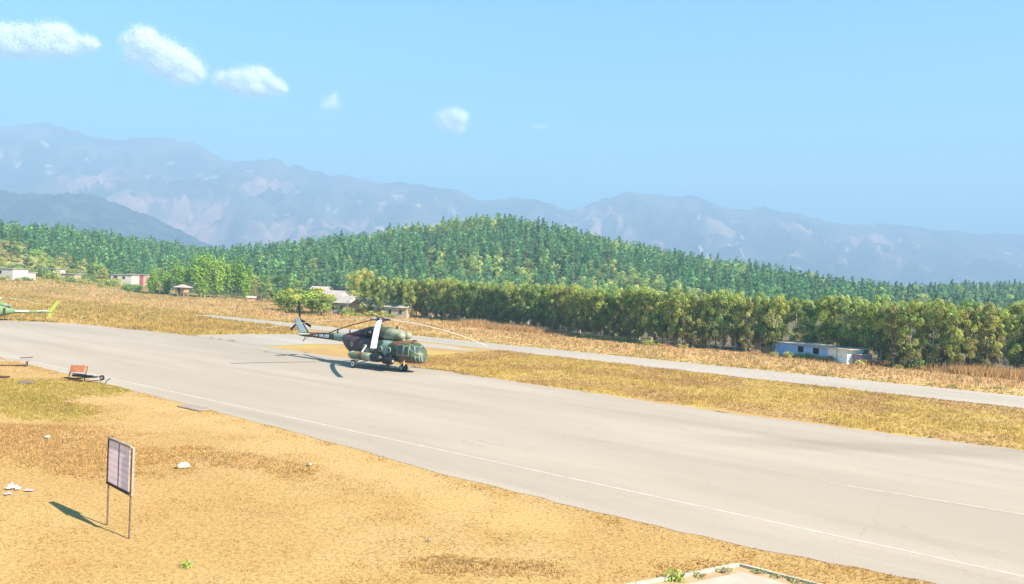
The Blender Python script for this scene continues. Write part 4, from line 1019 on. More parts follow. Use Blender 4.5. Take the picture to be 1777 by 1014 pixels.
# cockpit glazing
LF = M['light_frame']
for sd in (-1, 1):
    A = lambda x, z: (x, fus.ang(x, z, sd))
    fus.window(hel, [A(3.62, 1.62), A(4.28, 1.62), A(4.28, 2.48), A(3.62, 2.48)], 'side_window', M['win_dark'], LF, .055)
    fus.window(hel, [A(4.48, 1.58), A(4.88, 1.66), A(4.82, 2.38), A(4.46, 2.46)], 'quarter_window', M['win_dark'], LF, .05)
    q = math.pi if sd < 0 else 0.0; g_ = -1 if sd < 0 else 1
    B = lambda x, deg: (x, (math.pi - R(deg)) if sd < 0 else R(deg))
    fus.window(hel, [B(5.02, 30), B(5.48, 26), B(5.10, 64), B(4.70, 58)], 'windscreen', M['glass'], LF, .045)
    fus.window(hel, [B(5.50, 30), B(5.66, 40), B(5.34, 86), B(5.14, 70)], 'windscreen', M['glass'], LF, .035)
    fus.window(hel, [B(5.22, -58), B(5.48, -56), B(5.48, -2), B(5.24, 4)], 'nose_pane', M['win_dark'], LF, .035); fus.window(hel, [B(5.54, -60), B(5.73, -58), B(5.73, -4), B(5.54, 0)], 'nose_pane', M['win_dark'], LF, .03)
    fus.window(hel, [B(5.76, -60), B(5.86, -60), B(5.86, 20), B(5.76, 14)], 'nose_pane', M['glass'], LF, .02)
    for x in (2.55, 1.45, .35, -.75):                           # round cabin windows
        c = fus.pos(x, fus.ang(x, 1.95, sd), .01); yv = 1 if sd > 0 else -1
        f = MB().tube([c + Vector((0, -yv * .03, 0)), c + Vector((0, yv * .025, 0))], [.27, .25], 18).build('porthole', LF if x > 1 else M['grey_metal'], hel, True)
        MB().tube([c + Vector((0, yv * .02, 0)), c + Vector((0, yv * .035, 0))], [.19, .19], 18).build('pane', M['win_dark'], f)
for x in (2.05, .95, -.6):                                    # panel joints round the engine cowling
    cowl.patch([(x - .012, R(-5)), (x + .012, R(-5)), (x + .012, R(185)), (x - .012, R(185))], .006, 14, .01).build('panel_joint', M['dark_metal'], hel)
for x in (3.4, -1.7): fus.patch([(x - .012, R(100)), (x + .012, R(100)), (x + .012, R(255)), (x - .012, R(255))], .006, 14, .01).build('panel_joint', M['dark_metal'], hel)
for x in (-5.6, -7.0, -8.9): boom.patch([(x - .01, R(90)), (x + .01, R(90)), (x + .01, R(260)), (x - .01, R(260))], .006, 10, .01).build('panel_joint', M['dark_metal'], hel)
# nose pitot, door step, wipers and roof fittings
MB().tube([(4.75, -.35, 2.72), (4.75, -.35, 2.92), (5.15, -.45, 2.98)], [.04, .04, .05], 6).build('antenna_mast', M['dark_metal'], hel)
MB().box((5.0, -.42, 2.96), (.5, .12, .09)).build('searchlight', M['dark_metal'], hel)
for x in (3.2, 2.75): MB().tube([(x, -.72, 2.85), (x + .1, -.80, 3.22)], [.03, .015], 5).build('aerial', M['dark_metal'], hel)
for x, h_ in ((-4.2, .55), (-6.0, .5)): MB().slab([(x - .12, -.02, 2.84), (x + .12, -.02, 2.84), (x + .02, -.02, 2.84 + h_), (x - .06, -.02, 2.84 + h_)], .04, (0, 1, 0)).build('blade_aerial', M['dark_metal'], hel)
MB().tube([(2.15, .1, 3.8), (2.15, .1, 4.1)], .09, 8).build('beacon', M['dark_metal'], hel)
# external tank, pod, brackets
for sd in (-1, 1):
    tk = Loft([(-2.35, .08, 1.05, 1.22, 2), (-2.2, .27, .86, 1.42, 2), (-1.9, .38, .75, 1.52, 2.1), (1.6, .38, .75, 1.52, 2.1), (1.95, .30, .83, 1.44, 2), (2.1, .1, 1.03, 1.24, 2)])
    m_ = tk.body(44, 20, [(-2.1, 1.1, .6, 9, (0.30, 0.34, 0.27)), (-1.25, 1.1, .40, 9, (0.16, 0.17, 0.09)), (-.55, 1.1, .35, 9, BRN), (.25, 1.1, .33, 9, CRM), (.75, 1.1, .28, 9, (0.3, 0.33, 0.2)), (1.6, 1.1, .7, 9, BLK)])
    m_.v = [(x, y + sd * 1.66, z) for x, y, z in m_.v]; m_.build('fuel_tank', M['camo'], hel, True)
    for x in (-1.3, 1.0): MB().bar((x, sd * 1.2, 1.5), (x, sd * 1.66, 1.54), .12, .05).build('tank_strap', M['dark_metal'], hel)
    pd = MB().tube([(2.25, sd * 1.62, 1.02), (2.4, sd * 1.62, 1.02), (3.35, sd * 1.62, 1.02), (3.5, sd * 1.62, 1.02)], [.22, .34, .34, .26], 16).build('weapon_pod', M['dark_metal'], hel, True)
    MB().bar((2.9, sd * 1.15, 1.5), (2.9, sd * 1.64, 1.36), .3, .1).build('pod_pylon', M['dark_metal'], hel)
    MB().tube([(3.5, sd * 1.62, 1.02), (3.53, sd * 1.62, 1.02)], [.12, .12], 10).build('pod_cap', M['grey_metal'], hel)
# landing gear
def wheel(parent, c, r, wd, axis=(0, 1, 0)):
    ax = Vector(axis); c = Vector(c)
    t = MB().tube([c - ax * wd / 2, c - ax * wd * .38, c - ax * wd * .2, c + ax * wd * .2, c + ax * wd * .38, c + ax * wd / 2], [r * .80, r * .95, r, r, r * .95, r * .80], 24).build('wheel', M['rubber'], parent, True)
    MB().tube([c - ax * (wd / 2 + .015), c + ax * (wd / 2 + .015)], r * .60, 16).build('rim', M['hub_grey'], t, True)
    MB().tube([c - ax * (wd / 2 + .035), c + ax * (wd / 2 + .035)], r * .18, 8).build('hub_cap', M['dark_metal'], t)
    return t
for sd in (-1, 1):
    wheel(hel, (-1.0, sd * 2.25, .40), .40, .26)
    MB().tube([(-1.0, sd * 2.06, .42), (-.75, sd * 1.75, 1.2), (-.45, sd * 1.24, 2.15)], [.075, .085, .06], 8).build('gear_strut', M['white_paint'], hel, True)
    MB().tube([(-1.0, sd * 2.06, .40), (.6, sd * 1.15, .92)], .055, 8).build('gear_brace', M['grey_metal'], hel)
    MB().tube([(-1.0, sd * 2.06, .40), (-1.2, sd * 1.15, 1.0)], .055, 8).build('gear_brace', M['dark_metal'], hel)
for sy_ in (-.22, .22): wheel(hel, (3.3, sy_, .30), .30, .16)
MB().tube([(3.3, 0, .30), (3.25, 0, .95)], [.07, .09], 8).build('nose_gear_leg', M['dark_metal'], hel)
MB().tube([(3.3, -.3, .30), (3.3, .3, .30)], .05, 8).build('nose_axle', M['dark_metal'], hel)
MB().tube([(3.28, 0, .55), (2.5, 0, .88)], .045, 6).build('nose_gear_brace', M['dark_metal'], hel)
MB().slab([(4.25, -1.02, .62), (4.33, -1.02, .62), (4.45, -1.12, 1.12), (4.37, -1.12, 1.12)], .04, (0, 1, 0)).build('step', M['white_paint'], hel)
# fin, stabiliser, tail rotor
fin = MB(); fin.add([(-10.6, -.06, 2.5), (-11.75, -.06, 2.4), (-12.75, -.03, 3.9), (-12.1, -.03, 4.0), (-10.6, .06, 2.5), (-11.75, .06, 2.4), (-12.75, .03, 3.9), (-12.1, .03, 4.0)],
                    [(0, 1, 2, 3), (7, 6, 5, 4), (0, 4, 5, 1), (1, 5, 6, 2), (2, 6, 7, 3), (3, 7, 4, 0)])
fin.build('fin', M['white_paint'], hel)
MB().slab([(-10.42, -.04, 2.56), (-10.58, -.04, 2.56), (-12.05, -.02, 4.02), (-11.93, -.02, 4.0)], .08, (0, 1, 0)).build('fin_leading_edge', M['dark_metal'], hel)
MB().slab([(-11.77, -.03, 2.46), (-11.95, -.03, 2.44), (-12.9, -.02, 3.8), (-12.77, -.03, 3.9)], .06, (0, 1, 0)).build('rudder_tab', M['grey_metal'], hel)
for sd in (-1, 1):
    MB().slab([(-10.0, sd * .2, 2.46), (-10.75, sd * .2, 2.46), (-10.85, sd * 1.35, 2.46), (-10.3, sd * 1.35, 2.46)], .07, (0, 0, 1)).build('stabiliser', M['blade_tan'], hel)
tr = MB().tube([(-12.45, .05, 3.85), (-12.45, .42, 3.85)], [.17, .13], 10).build('tail_rotor_hub', M['dark_metal'], hel, True)
for k in range(3):
    a_ = R(100 + 120 * k); d = Vector((math.cos(a_), 0, math.sin(a_))); nn = Vector((-math.sin(a_), 0, math.cos(a_))); o0 = Vector((-12.45, .38, 3.85))
    MB().slab([o0 + d * .2 + nn * .07, o0 + d * .45 + nn * .13, o0 + d * 1.92 + nn * .13, o0 + d * 1.92 - nn * .13, o0 + d * .45 - nn * .13, o0 + d * .2 - nn * .07], .03, (0, 1, 0)).build('tail_rotor_blade', M['dark_metal'], hel)
MB().tube([(-11.0, 0, 2.15), (-11.35, 0, 1.62)], .03, 6).build('tail_skid', M['dark_metal'], hel); MB().tube([(-10.6, 0, 2.15), (-11.35, 0, 1.62)], .025, 6).build('tail_skid', M['dark_metal'], hel)
# main rotor
MB().tube([(0, 0, 3.9), (0, 0, 4.25), (0, 0, 4.45), (0, 0, 4.75), (0, 0, 4.82)], [.24, .16, .42, .34, .12], 14).build('rotor_mast', M['dark_metal'], hel, True)
BL = [(-11.1, 1.95, 'blade_tan'), (-83.1, 1.85, 'blade_grey'), (-155.1, 1.0, 'blade_tan'), (132.9, 2.3, 'blade_brown'), (60.9, 1.25, 'blade_tan')]
for k, (deg, droop, mm) in enumerate(BL):
    a_ = R(deg) - TH; d = Vector((math.cos(a_), math.sin(a_), 0)); nn = Vector((-math.sin(a_), math.cos(a_), 0)); mb = MB(); V = []; Fq = []
    n = 18
    for i in range(n + 1):
        r_ = .9 + (10.65 - .9) * i / n; t = r_ / 10.65; z = 4.62 - droop * t ** (1.25 if k == 3 else 1.9); ch = (.19 if k != 1 else .25) if i > 1 else .11; tw = R(4 - 3 * t)
        for (cx, cz) in ((ch, .0), (ch * .45, .028), (-ch, .0), (ch * .3, -.02)):
            p = d * r_ * (1 - .012 * t * t) + nn * (cx * math.cos(tw)); V.append((p.x, p.y, z + cz + cx * math.sin(tw)))
    for i in range(n):
        for j in range(4): Fq.append((i * 4 + j, i * 4 + (j + 1) % 4, (i + 1) * 4 + (j + 1) % 4, (i + 1) * 4 + j))
    Fq += [(3, 2, 1, 0), tuple(n * 4 + j for j in range(4))]
    mb.add(V, Fq); bl = mb.build('rotor_blade', M[mm], hel, True)
    MB().tube([d * .25 + Vector((0, 0, 4.58)), d * 1.0 + Vector((0, 0, 4.60))], [.10, .085], 8).build('blade_grip', M['dark_metal'], bl)
    MB().box(d * .62 + Vector((0, 0, 4.72)), (.4, .14, .10), a_).build('damper', M['grey_metal'], bl)
# star emblem and registration
def emblem(parent, c, r, ndir, right, up, name):
    """two interlaced outlined triangles on a round dark disc"""
    c = Vector(c); ndir = Vector(ndir).normalized(); right = Vector(right).normalized(); up = Vector(up).normalized()
    P = lambda rad, a: c + right * rad * math.cos(a) + up * rad * math.sin(a)
    disc = MB().slab([P(r * .55, R(15 * k)) for k in range(24)], .006, ndir).build(name, M['navy'], parent)
    for t0, mm, off in ((90, 'white_paint', .008), (-90, 'white_paint', .012)):
        for k in range(3):
            a0, a1 = R(t0 + 120 * k), R(t0 + 120 * (k + 1)); p, q = P(r, a0) + ndir * off, P(r, a1) + ndir * off
            inn0, inn1 = P(r * .70, a0) + ndir * off, P(r * .70, a1) + ndir * off
            MB().slab([p, q, inn1, inn0], .004, ndir).build('star_bar', M[mm], disc)
            e0, e1 = P(r * .94, a0) + ndir * (off + .005), P(r * .94, a1) + ndir * (off + .005); f0, f1 = P(r * .78, a0) + ndir * (off + .005), P(r * .78, a1) + ndir * (off + .005)
            MB().slab([e0, e1, f1, f0], .003, ndir).build('star_bar', M['red_paint'], disc)
for sd in (-1, 1):
    pe = fus.pos(-2.45, fus.ang(-2.45, 2.08, sd), .03); pn = fus.pos(-2.45, fus.ang(-2.45, 2.08, sd), .06) - pe
    px_ = fus.pos(-2.2, fus.ang(-2.2, 2.08, sd), .03) - fus.pos(-2.7, fus.ang(-2.7, 2.08, sd), .03)
    px_ -= pn.normalized() * px_.dot(pn.normalized())
    emblem(hel, pe + pn * .8, .28, pn, px_, pn.normalized().cross(px_.normalized()) * (1 if sd < 0 else 1), 'emblem')
def lettering(parent, txt, size, M4, m, name):
    cu = bpy.data.curves.new(name, 'FONT'); cu.body = txt; cu.size = size; cu.extrude = .006; cu.align_x = 'CENTER'; cu.align_y = 'CENTER'; cu.offset = .012
    tmp = bpy.data.objects.new('tmp_text', cu); COL.objects.link(tmp)
    me = bpy.data.meshes.new_from_object(tmp.evaluated_get(bpy.context.evaluated_depsgraph_get()))
    bpy.data.objects.remove(tmp); bpy.data.curves.remove(cu)
    me.transform(M4); me.materials.clear(); me.materials.append(m); me.name = name
    return link_mesh(name, me, parent)
for sd in (-1, 1):
    c = boom.pos(-7.6, math.pi if sd < 0 else 0, .035)
    t1 = (boom.pos(-7.2, math.pi if sd < 0 else 0, .035) - boom.pos(-8.6, math.pi if sd < 0 else 0, .035)).normalized() * (1 if sd < 0 else -1)
    up = Vector((0, 0, 1)); nn = t1.cross(up).normalized(); up = nn.cross(t1)
    M4 = Matrix((t1, up, nn)).transposed().to_4x4(); M4.translation = c
    lettering(hel, 'NA-038', .46, M4, M['white_paint'], 'registration')
    if sd < 0:
        c2 = boom.pos(-9.0, math.pi, .03)
        MB().bar(c2 - t1 * .3, c2 + t1 * .25, .02, .05).build('arrow', M['white_paint'], hel)
        MB().slab([c2 + t1 * .2 + Vector((0, 0, .11)), c2 + t1 * .45, c2 + t1 * .2 - Vector((0, 0, .11))], .02, nn).build('arrow_head', M['white_paint'], hel)

# ------------------------------------------------------------------ light green helicopter at the left edge
c2 = at(-2, 556)
h2 = empty('helicopter', c2, R(180 + 3), 'light green skid helicopter with yellow tail fin at the left edge', 'helicopter')   # nose to local +x
GL = M['green_light']
cab = Loft([(4.2, .08, .95, 1.1, 2), (4.0, .4, .75, 1.45, 2), (3.4, .72, .62, 2.0, 2.2), (2.6, .88, .58, 2.25, 2.4), (1.2, .92, .56, 2.35, 2.6), (-.2, .86, .60, 2.32, 2.5), (-1.0, .66, .78, 2.10, 2.3), (-1.6, .46, .98, 1.88, 2.1), (-2.2, .34, 1.10, 1.72, 2)])
cab.body(50, 28, (0.14, 0.23, 0.10)).build('cabin', GL, h2, True)
tb2 = Loft([(-1.9, .34, 1.1, 1.74, 2), (-4.5, .22, 1.25, 1.68, 2), (-7.3, .12, 1.36, 1.60, 2), (-7.8, .05, 1.42, 1.52, 2)]); tb2.body(30, 16, (0.2, 0.26, 0.14)).build('tail_boom', M['green_light'], h2, True)
MB().box((-3.4, .25, 1.50), (1.9, .16, .20)).build('tail_stripe', M['white_paint'], h2)
MB().box((-1.1, .60, 1.35), (.25, .25, 1.0)).build('side_band', M['rust_dark'], h2)
ec = Loft([(1.6, .35, 2.2, 2.45, 2.2), (1.0, .48, 2.2, 2.75, 2.4), (0, .5, 2.2, 2.8, 2.4), (-.9, .42, 2.05, 2.55, 2.3), (-1.5, .25, 1.9, 2.2, 2)]); ec.body(24, 20, (0.2, 0.28, 0.18)).build('engine_cowling', M['green_light'], h2, True)
MB().tube([(-1.0, .3, 2.2), (-1.9, .36, 2.22)], [.14, .13], 10).build('exhaust', M['grey_metal'], h2)
for (P_, nm) in (([(-6.9, -.05, 1.52), (-7.55, -.05, 1.52), (-8.75, -.03, 3.1), (-8.15, -.03, 3.16)], 'fin'), ([(-6.95, -.05, 1.42), (-7.4, -.05, 1.42), (-7.55, -.03, .62), (-7.15, -.03, .66)], 'lower_fin')):
    MB().slab(P_, .09, (0, 1, 0)).build(nm, M['fin_yellow'], h2)
for sd in (-1, 1): MB().slab([(-5.9, sd * .1, 1.62), (-6.4, sd * .1, 1.62), (-6.4, sd * 1.15, 1.62), (-6.0, sd * 1.15, 1.62)], .05, (0, 0, 1)).build('stabiliser', M['white_paint'], h2)
MB().tube([(.1, 0, 2.7), (.1, 0, 3.35)], [.16, .12], 10).build('rotor_mast', M['dark_metal'], h2)
MB().tube([(.1, 0, 3.2), (.1, 0, 3.42)], [.32, .28], 12).build('rotor_head', M['hub_grey'], h2)
for deg in (187, 67, -53):
    a_ = R(deg); d = Vector((math.cos(a_), math.sin(a_), 0)); nn = Vector((-d.y, d.x, 0)); V = []; Fq = []
    for i in range(9):
        r_ = .4 + 5.0 * i / 8; z = 3.36 - .75 * (r_ / 5.35) ** 1.8
        for (cx, cz) in ((.16, 0), (0, .03), (-.16, 0), (0, -.02)): p = Vector((.1, 0, 0)) + d * r_ + nn * cx; V.append((p.x, p.y, z + cz))
    for i in range(8):
        for j in range(4): Fq.append((i * 4 + j, i * 4 + (j + 1) % 4, (i + 1) * 4 + (j + 1) % 4, (i + 1) * 4 + j))
    Fq += [(3, 2, 1, 0), (32, 33, 34, 35)]
    mb = MB(); mb.add(V, Fq); mb.build('rotor_blade', M['blade_tan'], h2)
for sd in (-1, 1):
    MB().tube([(2.8, sd * 1.0, .30), (2.5, sd * 1.0, .06), (-.6, sd * 1.0, .06), (-.8, sd * 1.0, .10)], .05, 8).build('skid', M['dark_metal'], h2)
    for x in (1.9, -.3): MB().tube([(x, sd * .4, .62), (x, sd * .85, .5), (x, sd * 1.0, .08)], .05, 8).build('skid_leg', M['dark_metal'], h2)
    A = lambda x, z: (x, cab.ang(x, z, sd))
    cab.window(h2, [A(2.7, 1.2), A(3.5, 1.15), A(3.25, 1.75), A(2.7, 2.0)], 'door_window', M['win_dark'], GL, .05)
    cab.window(h2, [A(1.3, 1.35), A(2.3, 1.3), A(2.3, 2.0), A(1.3, 2.0)], 'door_window', M['win_dark'], GL, .05)
    c = cab.pos(.1, cab.ang(.1, 1.05, sd), .02); MB().box(c, (.9, .03, .32)).build('white_panel', M['white_paint'], h2)

# ------------------------------------------------------------------ notice board
pa, pb_ = at(186, 912), at(224, 936)
dv = (pb_ - pa); Lb = dv.length; sg = empty('notice_board', (pa + pb_) / 2, math.atan2(dv.y, dv.x), 'white two-panel notice board on two thin brown posts in dry grass', 'notice board')
for sx_ in (-1, 1): MB().box((sx_ * Lb / 2, 0, 1.40), (.045, .045, 3.0)).build('post', M['brown_post'], sg)
def flex_mat():
    m = mat('printed_flex', (0.92, 0.82, 0.86), .6, .05, 3, transl=.82)
    nt = m.node_tree; n = nt.nodes; l = nt.links
    tc = n.new('ShaderNodeTexCoord'); mp = n.new('ShaderNodeMapping'); mp.inputs['Scale'].default_value = (10, 10, 9); l.new(tc.outputs['Object'], mp.inputs['Vector'])
    nz = n.new('ShaderNodeTexNoise'); nz.inputs['Scale'].default_value = 1.0; nz.inputs['Detail'].default_value = 3; l.new(mp.outputs[0], nz.inputs['Vector'])
    wv = n.new('ShaderNodeTexWave'); wv.bands_direction = 'Z'; wv.inputs['Scale'].default_value = 1.6; wv.inputs['Distortion'].default_value = .3; l.new(tc.outputs['Object'], wv.inputs['Vector'])
    mul = n.new('ShaderNodeMath'); mul.operation = 'MULTIPLY'; l.new(nz.outputs[0], mul.inputs[0]); l.new(wv.outputs[1], mul.inputs[1])
    mr = n.new('ShaderNodeMapRange'); mr.inputs[1].default_value = .32; mr.inputs[2].default_value = .5; mr.inputs[3].default_value = 0; mr.inputs[4].default_value = .22; l.new(mul.outputs[0], mr.inputs[0])
    rgbn = [x for x in n if x.type == 'RGB'][0]; tgt = rgbn.outputs[0].links[0].to_socket
    mx = n.new('ShaderNodeMix'); mx.data_type = 'RGBA'; mx.inputs[7].default_value = (0.55, 0.22, 0.25, 1); l.new(rgbn.outputs[0], mx.inputs[6]); l.new(mr.outputs[0], mx.inputs[0]); l.new(mx.outputs[2], tgt)
    return m
M['flex'] = flex_mat()
zb, zt = 1.42, 2.90
for (x0, x1) in ((-Lb / 2 + .06, -.02), (.02, Lb / 2 - .06)):
    MB().box(((x0 + x1) / 2, -.045, (zb + zt) / 2), (x1 - x0, .012, zt - zb - .12)).build('panel', M['flex'], sg)
MB().box((0, -.05, (zb + zt) / 2), (.03, .03, zt - zb - .11)).build('mullion', M['dark_metal'], sg)
for z in (zb, zt): MB().box((0, -.03, z), (Lb + .1, .09, .06)).build('rail', M['slab_grey'] if z == zt else M['rust_dark'], sg)
MB().box((-Lb / 2 - .03, .02, (zb + zt) / 2), (.045, .16, zt - zb + .06)).build('side_board', M['rust_dark'], sg)  # left edge: its shade is put into the dark colour
MB().box((Lb / 2 + .045, .02, (zb + zt) / 2 - .03), (.05, .07, zt - zb + .05)).build('side_board', M['slab_grey'], sg)

# ------------------------------------------------------------------ rusty trolley, bench, slabs, stones, litter
p = at(140, 661); tro = empty('trolley', p, R(-16), 'broken rusty trolley with an orange sheet metal panel by the apron', 'trolley')
def P3(px, py, hgt):                                    # offset from the trolley in its own frame for a thing seen at a pixel
    q = at(px, py); q = Matrix.Rotation(R(28), 3, 'Z') @ (q - p); return Vector((q.x, q.y, hgt))
MB().box((-.35, .1, .86), (1.45, .06, .50), m=Euler((R(-14), R(-3), 0)).to_matrix()).build('panel', M['rust_orange'], tro)
for x in (-1.08, .38): MB().box((x, .08, .58), (.05, .05, 1.05), m=Euler((R(-14), 0, 0)).to_matrix()).build('upright', M['rust_dark'], tro)
MB().bar((-1.1, .02, .50), (.45, .02, .48), .04, .05).build('rail', M['rust_dark'], tro)
MB().bar((-.6, -.1, .38), (1.15, -.1, .40), .22, .16).build('axle_beam', M['dark_metal'], tro)
MB().bar((-1.0, -.45, .22), (.5, -.45, .24), .12, .07).build('axle_beam', M['rust_dark'], tro)
MB().bar((-1.0, -.2, .10), (.9, -.75, .10), .06, .06).build('frame', M['rust_dark'], tro); MB().bar((-1.0, .3, .10), (1.2, .3, .30), .06, .06).build('frame', M['rust_dark'], tro)
MB().tube([(1.15, -.1, .40), (1.95, -.1, .50)], .035, 6).build('drawbar', M['rust_dark'], tro)
MB().tube([(2.02, -.15, .38), (2.02, -.05, .38)], .19, 18).build('wheel', M['rubber'], tro, True)
MB().tube([(2.02, -.17, .38), (2.02, -.03, .38)], .10, 10).build('rim', M['wood'], tro.children[-1], True)
MB().tube([(1.9, -.1, .1), (2.02, -.1, .42)], .03, 6).build('wheel_fork', M['rust_dark'], tro)
MB().tube([(1.2, -.6, .05), (1.6, -.5, .18), (2.1, -.4, .22)], .035, 6).build('bent_rod', M['rust_dark'], tro)
MB().tube([(2.5, -.3, .0), (2.62, -.25, .25), (2.9, -.25, .42)], .03, 6).build('bent_rod', M['rust_dark'], tro)

p = at(28, 636); be = empty('bench', p, R(22), 'low weathered plank bench on thin legs beside the apron line', 'bench')
for k in range(3): MB().box((-.5, -.28 + .28 * k, .50), (3.0, .26, .05)).build('plank', M['wood'], be)
for x in (-1.5, .75):
    for y in (-.3, .3): MB().box((x, y, .22), (.06, .06, .5)).build('leg', M['rust_dark'], be)
MB().bar((.2, .3, .66), (1.1, .35, .72), .3, .04).build('loose_board', M['rust_dark'], be)
def slab_obj(px, py, sx_, sy_, h_, rz, m, name, label, cat, tilt=0):
    q = at(px, py); o = MB().box((0, 0, 0), (sx_, sy_, h_)).build(name, m)
    bm = bmesh.new(); bm.from_mesh(o.data); bmesh.ops.bevel(bm, geom=bm.edges[:], offset=min(.02, h_ * .3), segments=1, affect='EDGES')
    for v in bm.verts: v.co += Vector((random.uniform(-.02, .02), random.uniform(-.02, .02), random.uniform(-.006, .006)))
    bm.to_mesh(o.data); bm.free()
    o.location = (q.x, q.y, h_ / 2 + .02); o.rotation_euler = (R(tilt), 0, rz); tag(o, label, cat); return o
slab_obj(47, 666, .95, .5, .14, .2, M['block_grey'], 'concrete_block', 'small grey concrete block lying in the grass below the bench', 'block')
slab_obj(2, 656, 1.0, .5, .12, .1, M['rust_dark'], 'dark_board', 'dark weathered board lying at the left edge below the bench', 'board')
slab_obj(338, 709, 2.3, 1.0, .06, -.6, M['slab_grey'], 'concrete_slab', 'flat pinkish grey concrete slab by the apron edge', 'slab')
def rock(px, py, r_, name, label, m=M['stone'], sq=.65, seed=0):
    q = at(px, py); bm = bmesh.new(); bmesh.ops.create_icosphere(bm, subdivisions=3, radius=1); rg = VNoise(seed + 50)
    for v in bm.verts:
        k = 1 + .5 * (float(rg.fbm(v.co.x * 1.4 + 3 + v.co.z, v.co.y * 1.4 + 3)) - .5); v.co = Vector((v.co.x * r_ * k, v.co.y * r_ * .75 * k, max(-.3, v.co.z) * r_ * sq * k))
    me = bpy.data.meshes.new(name); bm.to_mesh(me); bm.free(); me.materials.append(m)
    for p_ in me.polygons: p_.use_smooth = True
    o = link_mesh(name, me, None, (q.x, q.y, .1)); o.rotation_euler = (0, 0, seed); tag(o, label, 'stone'); return o
rock(318, 813, .27, 'stone', 'pale rounded stone sitting in the dry grass right of the board', seed=1)
rock(537, 810, .12, 'stone', 'small pale stone in the grass between board and apron', seed=2)
rock(745, 942, .07, 'stone', 'tiny dark stone in the open dry grass', M['slab_grey'], seed=3)
rock(82, 762, .14, 'stone', 'little greyish stone in the weedy grass patch', seed=4)
def litter(px, py, r_, m, name, label, seed, h_=.5):
    q = at(px, py); rg = np.random.default_rng(seed); n = 9; mb = MB(); V = []; 
    for i in range(n):
        for j in range(n):
            x, y = (i / (n - 1) - .5) * 2 * r_, (j / (n - 1) - .5) * 1.4 * r_
            V.append((x + rg.normal(0, r_ * .09), y + rg.normal(0, r_ * .09), max(.03, r_ * h_ * (1 - 1.6 * (x * x + y * y) / (r_ * r_)) + rg.normal(0, r_ * .34))))
    mb.add(V, [(i * n + j, i * n + j + 1, (i + 1) * n + j + 1, (i + 1) * n + j) for i in range(n - 1) for j in range(n - 1)])
    o = mb.build(name, m, None, False, (q.x, q.y, .04)); o.rotation_euler = (0, 0, seed); tag(o, label, 'litter'); return o
litter(20, 849, .20, M['plastic'], 'plastic_bag', 'crumpled white plastic bag lying in dry grass at the left', 1, .6)
litter(31, 851, .13, M['plastic'], 'plastic_bag', 'smaller white plastic scrap touching the crumpled bag', 2, .7)
litter(50, 854, .15, M['pink_scrap'], 'paper_scrap', 'flat pinkish scrap of paper beside the white plastic bag', 3, .15)
litter(14, 860, .12, M['pink_scrap'], 'paper_scrap', 'small pinkish scrap below the white plastic bag', 4, .2)

# concrete pad with kerbs at the bottom
k0, kl, kr = at(1282, 984), at(1000, 1038), at(1560, 1054)
padc = [at(1288, 997), at(1075, 1042), at(1090, 1100), at(1700, 1100), at(1540, 1062)]
padm = MB().prism([(p_.x, p_.y) for p_ in padc], -.1, .07).build('concrete_pad', M['concrete']); tag(padm, 'pale concrete pad edged by kerbs at the bottom of the picture', kind='structure')
bed = MB().prism([(p_.x, p_.y) for p_ in (k0, kl, kr)], -.1, .03).build('planting_bed', M['bare']); tag(bed, 'narrow bare earth bed between kerb and pad', kind='structure')
for (a, b, l) in ((k0, kl, 'pale concrete kerb at the left side of the pad'), (k0, kr, 'pale concrete kerb at the right side of the pad')):
    d = b - a; n = max(2, int(d.length / .9)); ke = empty('kerb', a, math.atan2(d.y, d.x), l, 'kerb')
    for k in range(n):
        w_ = d.length / n; MB().box(((k + .5) * w_, 0, .02 + random.uniform(-.008, .008)), (w_ - .02, .11, .18), random.uniform(-.01, .01)).build('kerb_stone', M['kerb'], ke)
weed = bush_variant(700, (0.20, 0.26, 0.05), (0.30, 0.34, 0.07), .45, .4, .07, 10, 900)
plant('weed', weed, at(1176, 1009), 0, 1.0, 'bright green leafy weed growing beside the pad kerb', 'weed')
lw = bush_variant(701, (0.16, 0.19, 0.06), (0.22, 0.20, 0.07), .28, .16, .05, 8, 1400)
for (t, l) in ((.12, 'low weed in the bed near the kerb corner'), (.28, 'low weed in the bed right of the green weed'), (.42, 'low weed in the bed behind the green weed')):
    q = k0 + (kl - k0) * t + (at(1288, 992) - k0) * .5; plant('weed', lw, q, t * 9, 1.0, l, 'weed', None, 1.3)
for (t, l) in ((.12, 'dull weed right of the kerb corner'), (.24, 'second dull weed along the right kerb'), (.36, 'third dull weed along the right kerb'), (.48, 'fourth dull weed along the right kerb')):
    q = k0 + (kr - k0) * t + (at(1288, 992) - k0) * .5; plant('weed', lw, q, t * 7, .9, l, 'weed', None, 1.2)
plant('weed', weed, at(330, 984), 1, .62, 'small bright green weed alone in the dry grass', 'weed')

